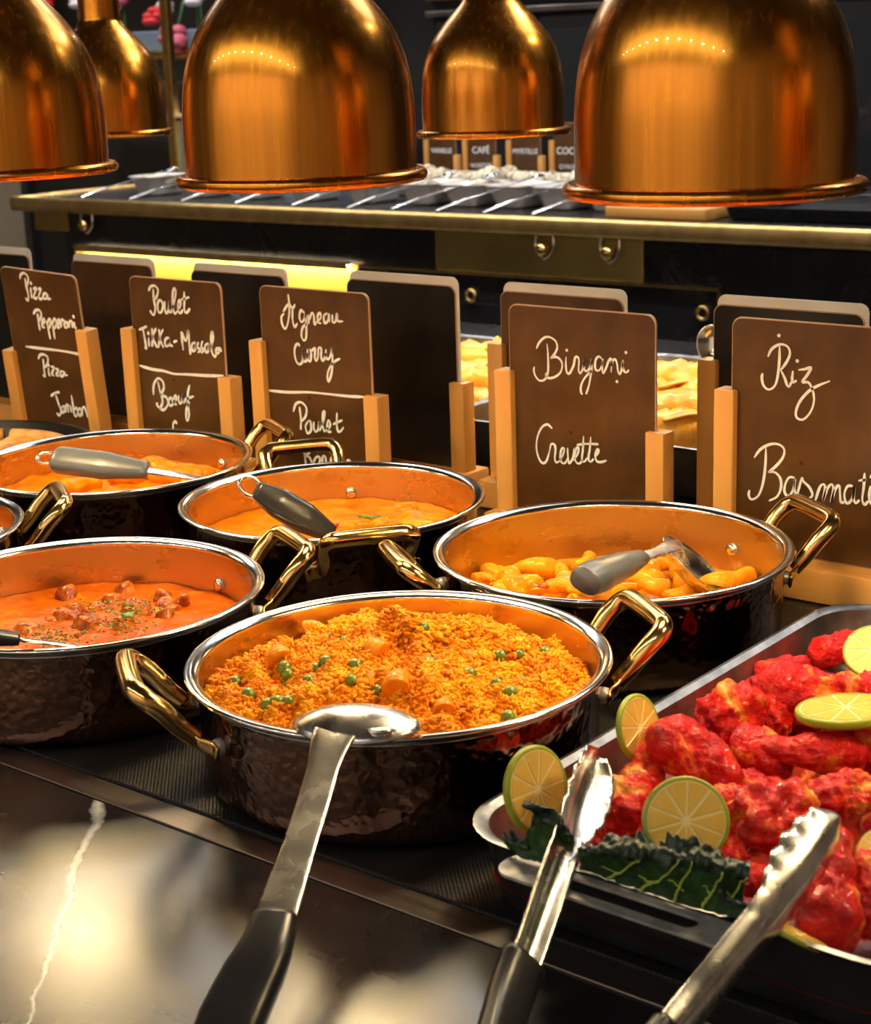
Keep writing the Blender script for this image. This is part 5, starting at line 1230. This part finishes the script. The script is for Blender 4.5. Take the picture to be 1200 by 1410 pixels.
# dark tray with tongs, wooden board, glass case
t = thing('dark_tray', 'dark tray of wire tongs on the right of the far buffet', 'tray', (-1.9, 4.1, .018))
o_, i_ = pan(-2.22, -1.4, 3.92, 4.35, .055, .03, z0=.0185); mk('outer_wall', *o_, M['tray_out'], t, sharp=40); mk('inner_wall', *i_, M['tray_out'], t, sharp=40)
mk('cutting_board', *box(-2.55, -2.24, 3.88, 4.2, .0183, .05, .004), M['wood_base'], label='pale wooden board beside the dark tray on the far buffet', cat='board')
t = thing('glass_case', 'blue grey cold display case with glass front on the far buffet', 'display case', (-5.0, 4.75, .018))
mk('case_body', *box(-4.95, -4.2, 4.55, 4.95, .0185, .26, .01), M['bluegrey'], t, smooth=False)
mk('glass', *box(-4.93, -4.22, 4.53, 4.549, .03, .25, .002), plain('case_glass', (.55, .65, .75), .05, 0, .5, Alpha=.35), t, smooth=False)
mk('corner_post', *box(-4.93, -4.89, 4.49, 4.52, .0185, .7, .003), M['brass'], t, smooth=False)
mk('frosted_lid', *box(-4.95, -4.2, 4.53, 4.97, .26, .275, .003), M['white_pot'], t, smooth=False)

# ------------------------------------------------------------------ back wall furniture
cb = thing('wall_cabinet', 'black glass-fronted cabinet against the back wall', 'cabinet', (-3.6, 6.7, FL))
mk('carcass', *box(-5.2, -1.6, 6.45, 6.99, FL, 1.2, .005), M['cab'], cb, smooth=False)
for i in range(6):
    x0 = -5.15 + i * .59
    d_ = mk('door', *box(x0, x0 + .57, 6.42, 6.45, -.75, .62, .004), M['cab'], cb, smooth=False)
    mk('pane', *box(x0 + .05, x0 + .52, 6.412, 6.42, -.6, .55, .002), M['glass_door'], d_, smooth=False)
    mk('door_handle', *box(x0 + .53, x0 + .545, 6.40, 6.42, -.1, .1, .002), M['brass'], d_, smooth=False)
mk('brass_band', *box(-5.2, -1.6, 6.40, 6.45, .70, .76, .01), M['brass'], cb, smooth=False)
mk('shelf_edge', *box(-5.2, -1.6, 6.40, 6.45, .63, .655, .002), M['strip'], cb, smooth=False)
sh = thing('wall_shelf', 'dark wall shelf carrying flowers above the far buffet', 'shelf', (-6.7, 6.2, .4))
mk('board', *box(-7.9, -5.6, 5.9, 6.5, .47, .62, .006), M['bluegrey'], sh, smooth=False)
mk('brass_bar', *tube(cr([(-6.75, 5.88, .50), (-6.3, 5.88, .50), (-5.6, 5.88, .50)], 3), .03, 12), M['brass'], sh)
mk('lower_bar', *box(-7.9, -5.6, 5.95, 6.0, .36, .38, .002), M['strip'], sh, smooth=False)
for x in (-7.8, -5.7):
    mk('leg', *box(x - .03, x + .03, 6.0, 6.06, FL, .47, .003), M['cab'], sh, smooth=False)
r = np.random.default_rng(12)
fv, ffc = ico(2)
for i in range(13):
    x = -7.5 + 1.75 * i / 12 + r.normal() * .008; z = .68 + abs(r.normal()) * .10; y = 6.1 + (.09 if i % 2 else -.09)
    mname = ('redp', 'pink', 'whitep')[i % 3]
    t = thing('flower', {'redp': 'red', 'pink': 'pink', 'whitep': 'white'}[mname] + ' blossom standing on the dark wall shelf', 'flower', (x, y, .62), 'flowers on the wall shelf')
    pet = []
    for k in range(6):
        a = k * math.pi / 3; pet.append((fv * A([.036, .036, .022]) + A([x + .034 * math.cos(a), y + .034 * math.sin(a) * .7, z + .03 * math.sin(a)]), ffc))
    mk('petals', *join(*pet), M[mname], t)
    mk('stem', *tube(cr([(x, y, .62), (x, y, (z + .62) / 2), (x, y, z)], 2), .006, 6), M['green'], t)
t = thing('flower', 'single pink blossom hanging below the dark wall shelf', 'flower', (-6.27, 5.86, .40), 'flowers on the wall shelf')
c = ony(238, 55, 5.86)
mk('petals', *join(*[(fv * A([.04, .04, .03]) + c + A([.045 * math.cos(k), .02 * math.sin(k * 2), .05 * math.sin(k)]), ffc) for k in range(7)]), M['pink'], t)
mk('stem', *tube(cr([tuple(c), tuple(c + A([.02, .03, .08])), tuple(c + A([.03, .06, .18]))], 2), .006, 6), M['green'], t)
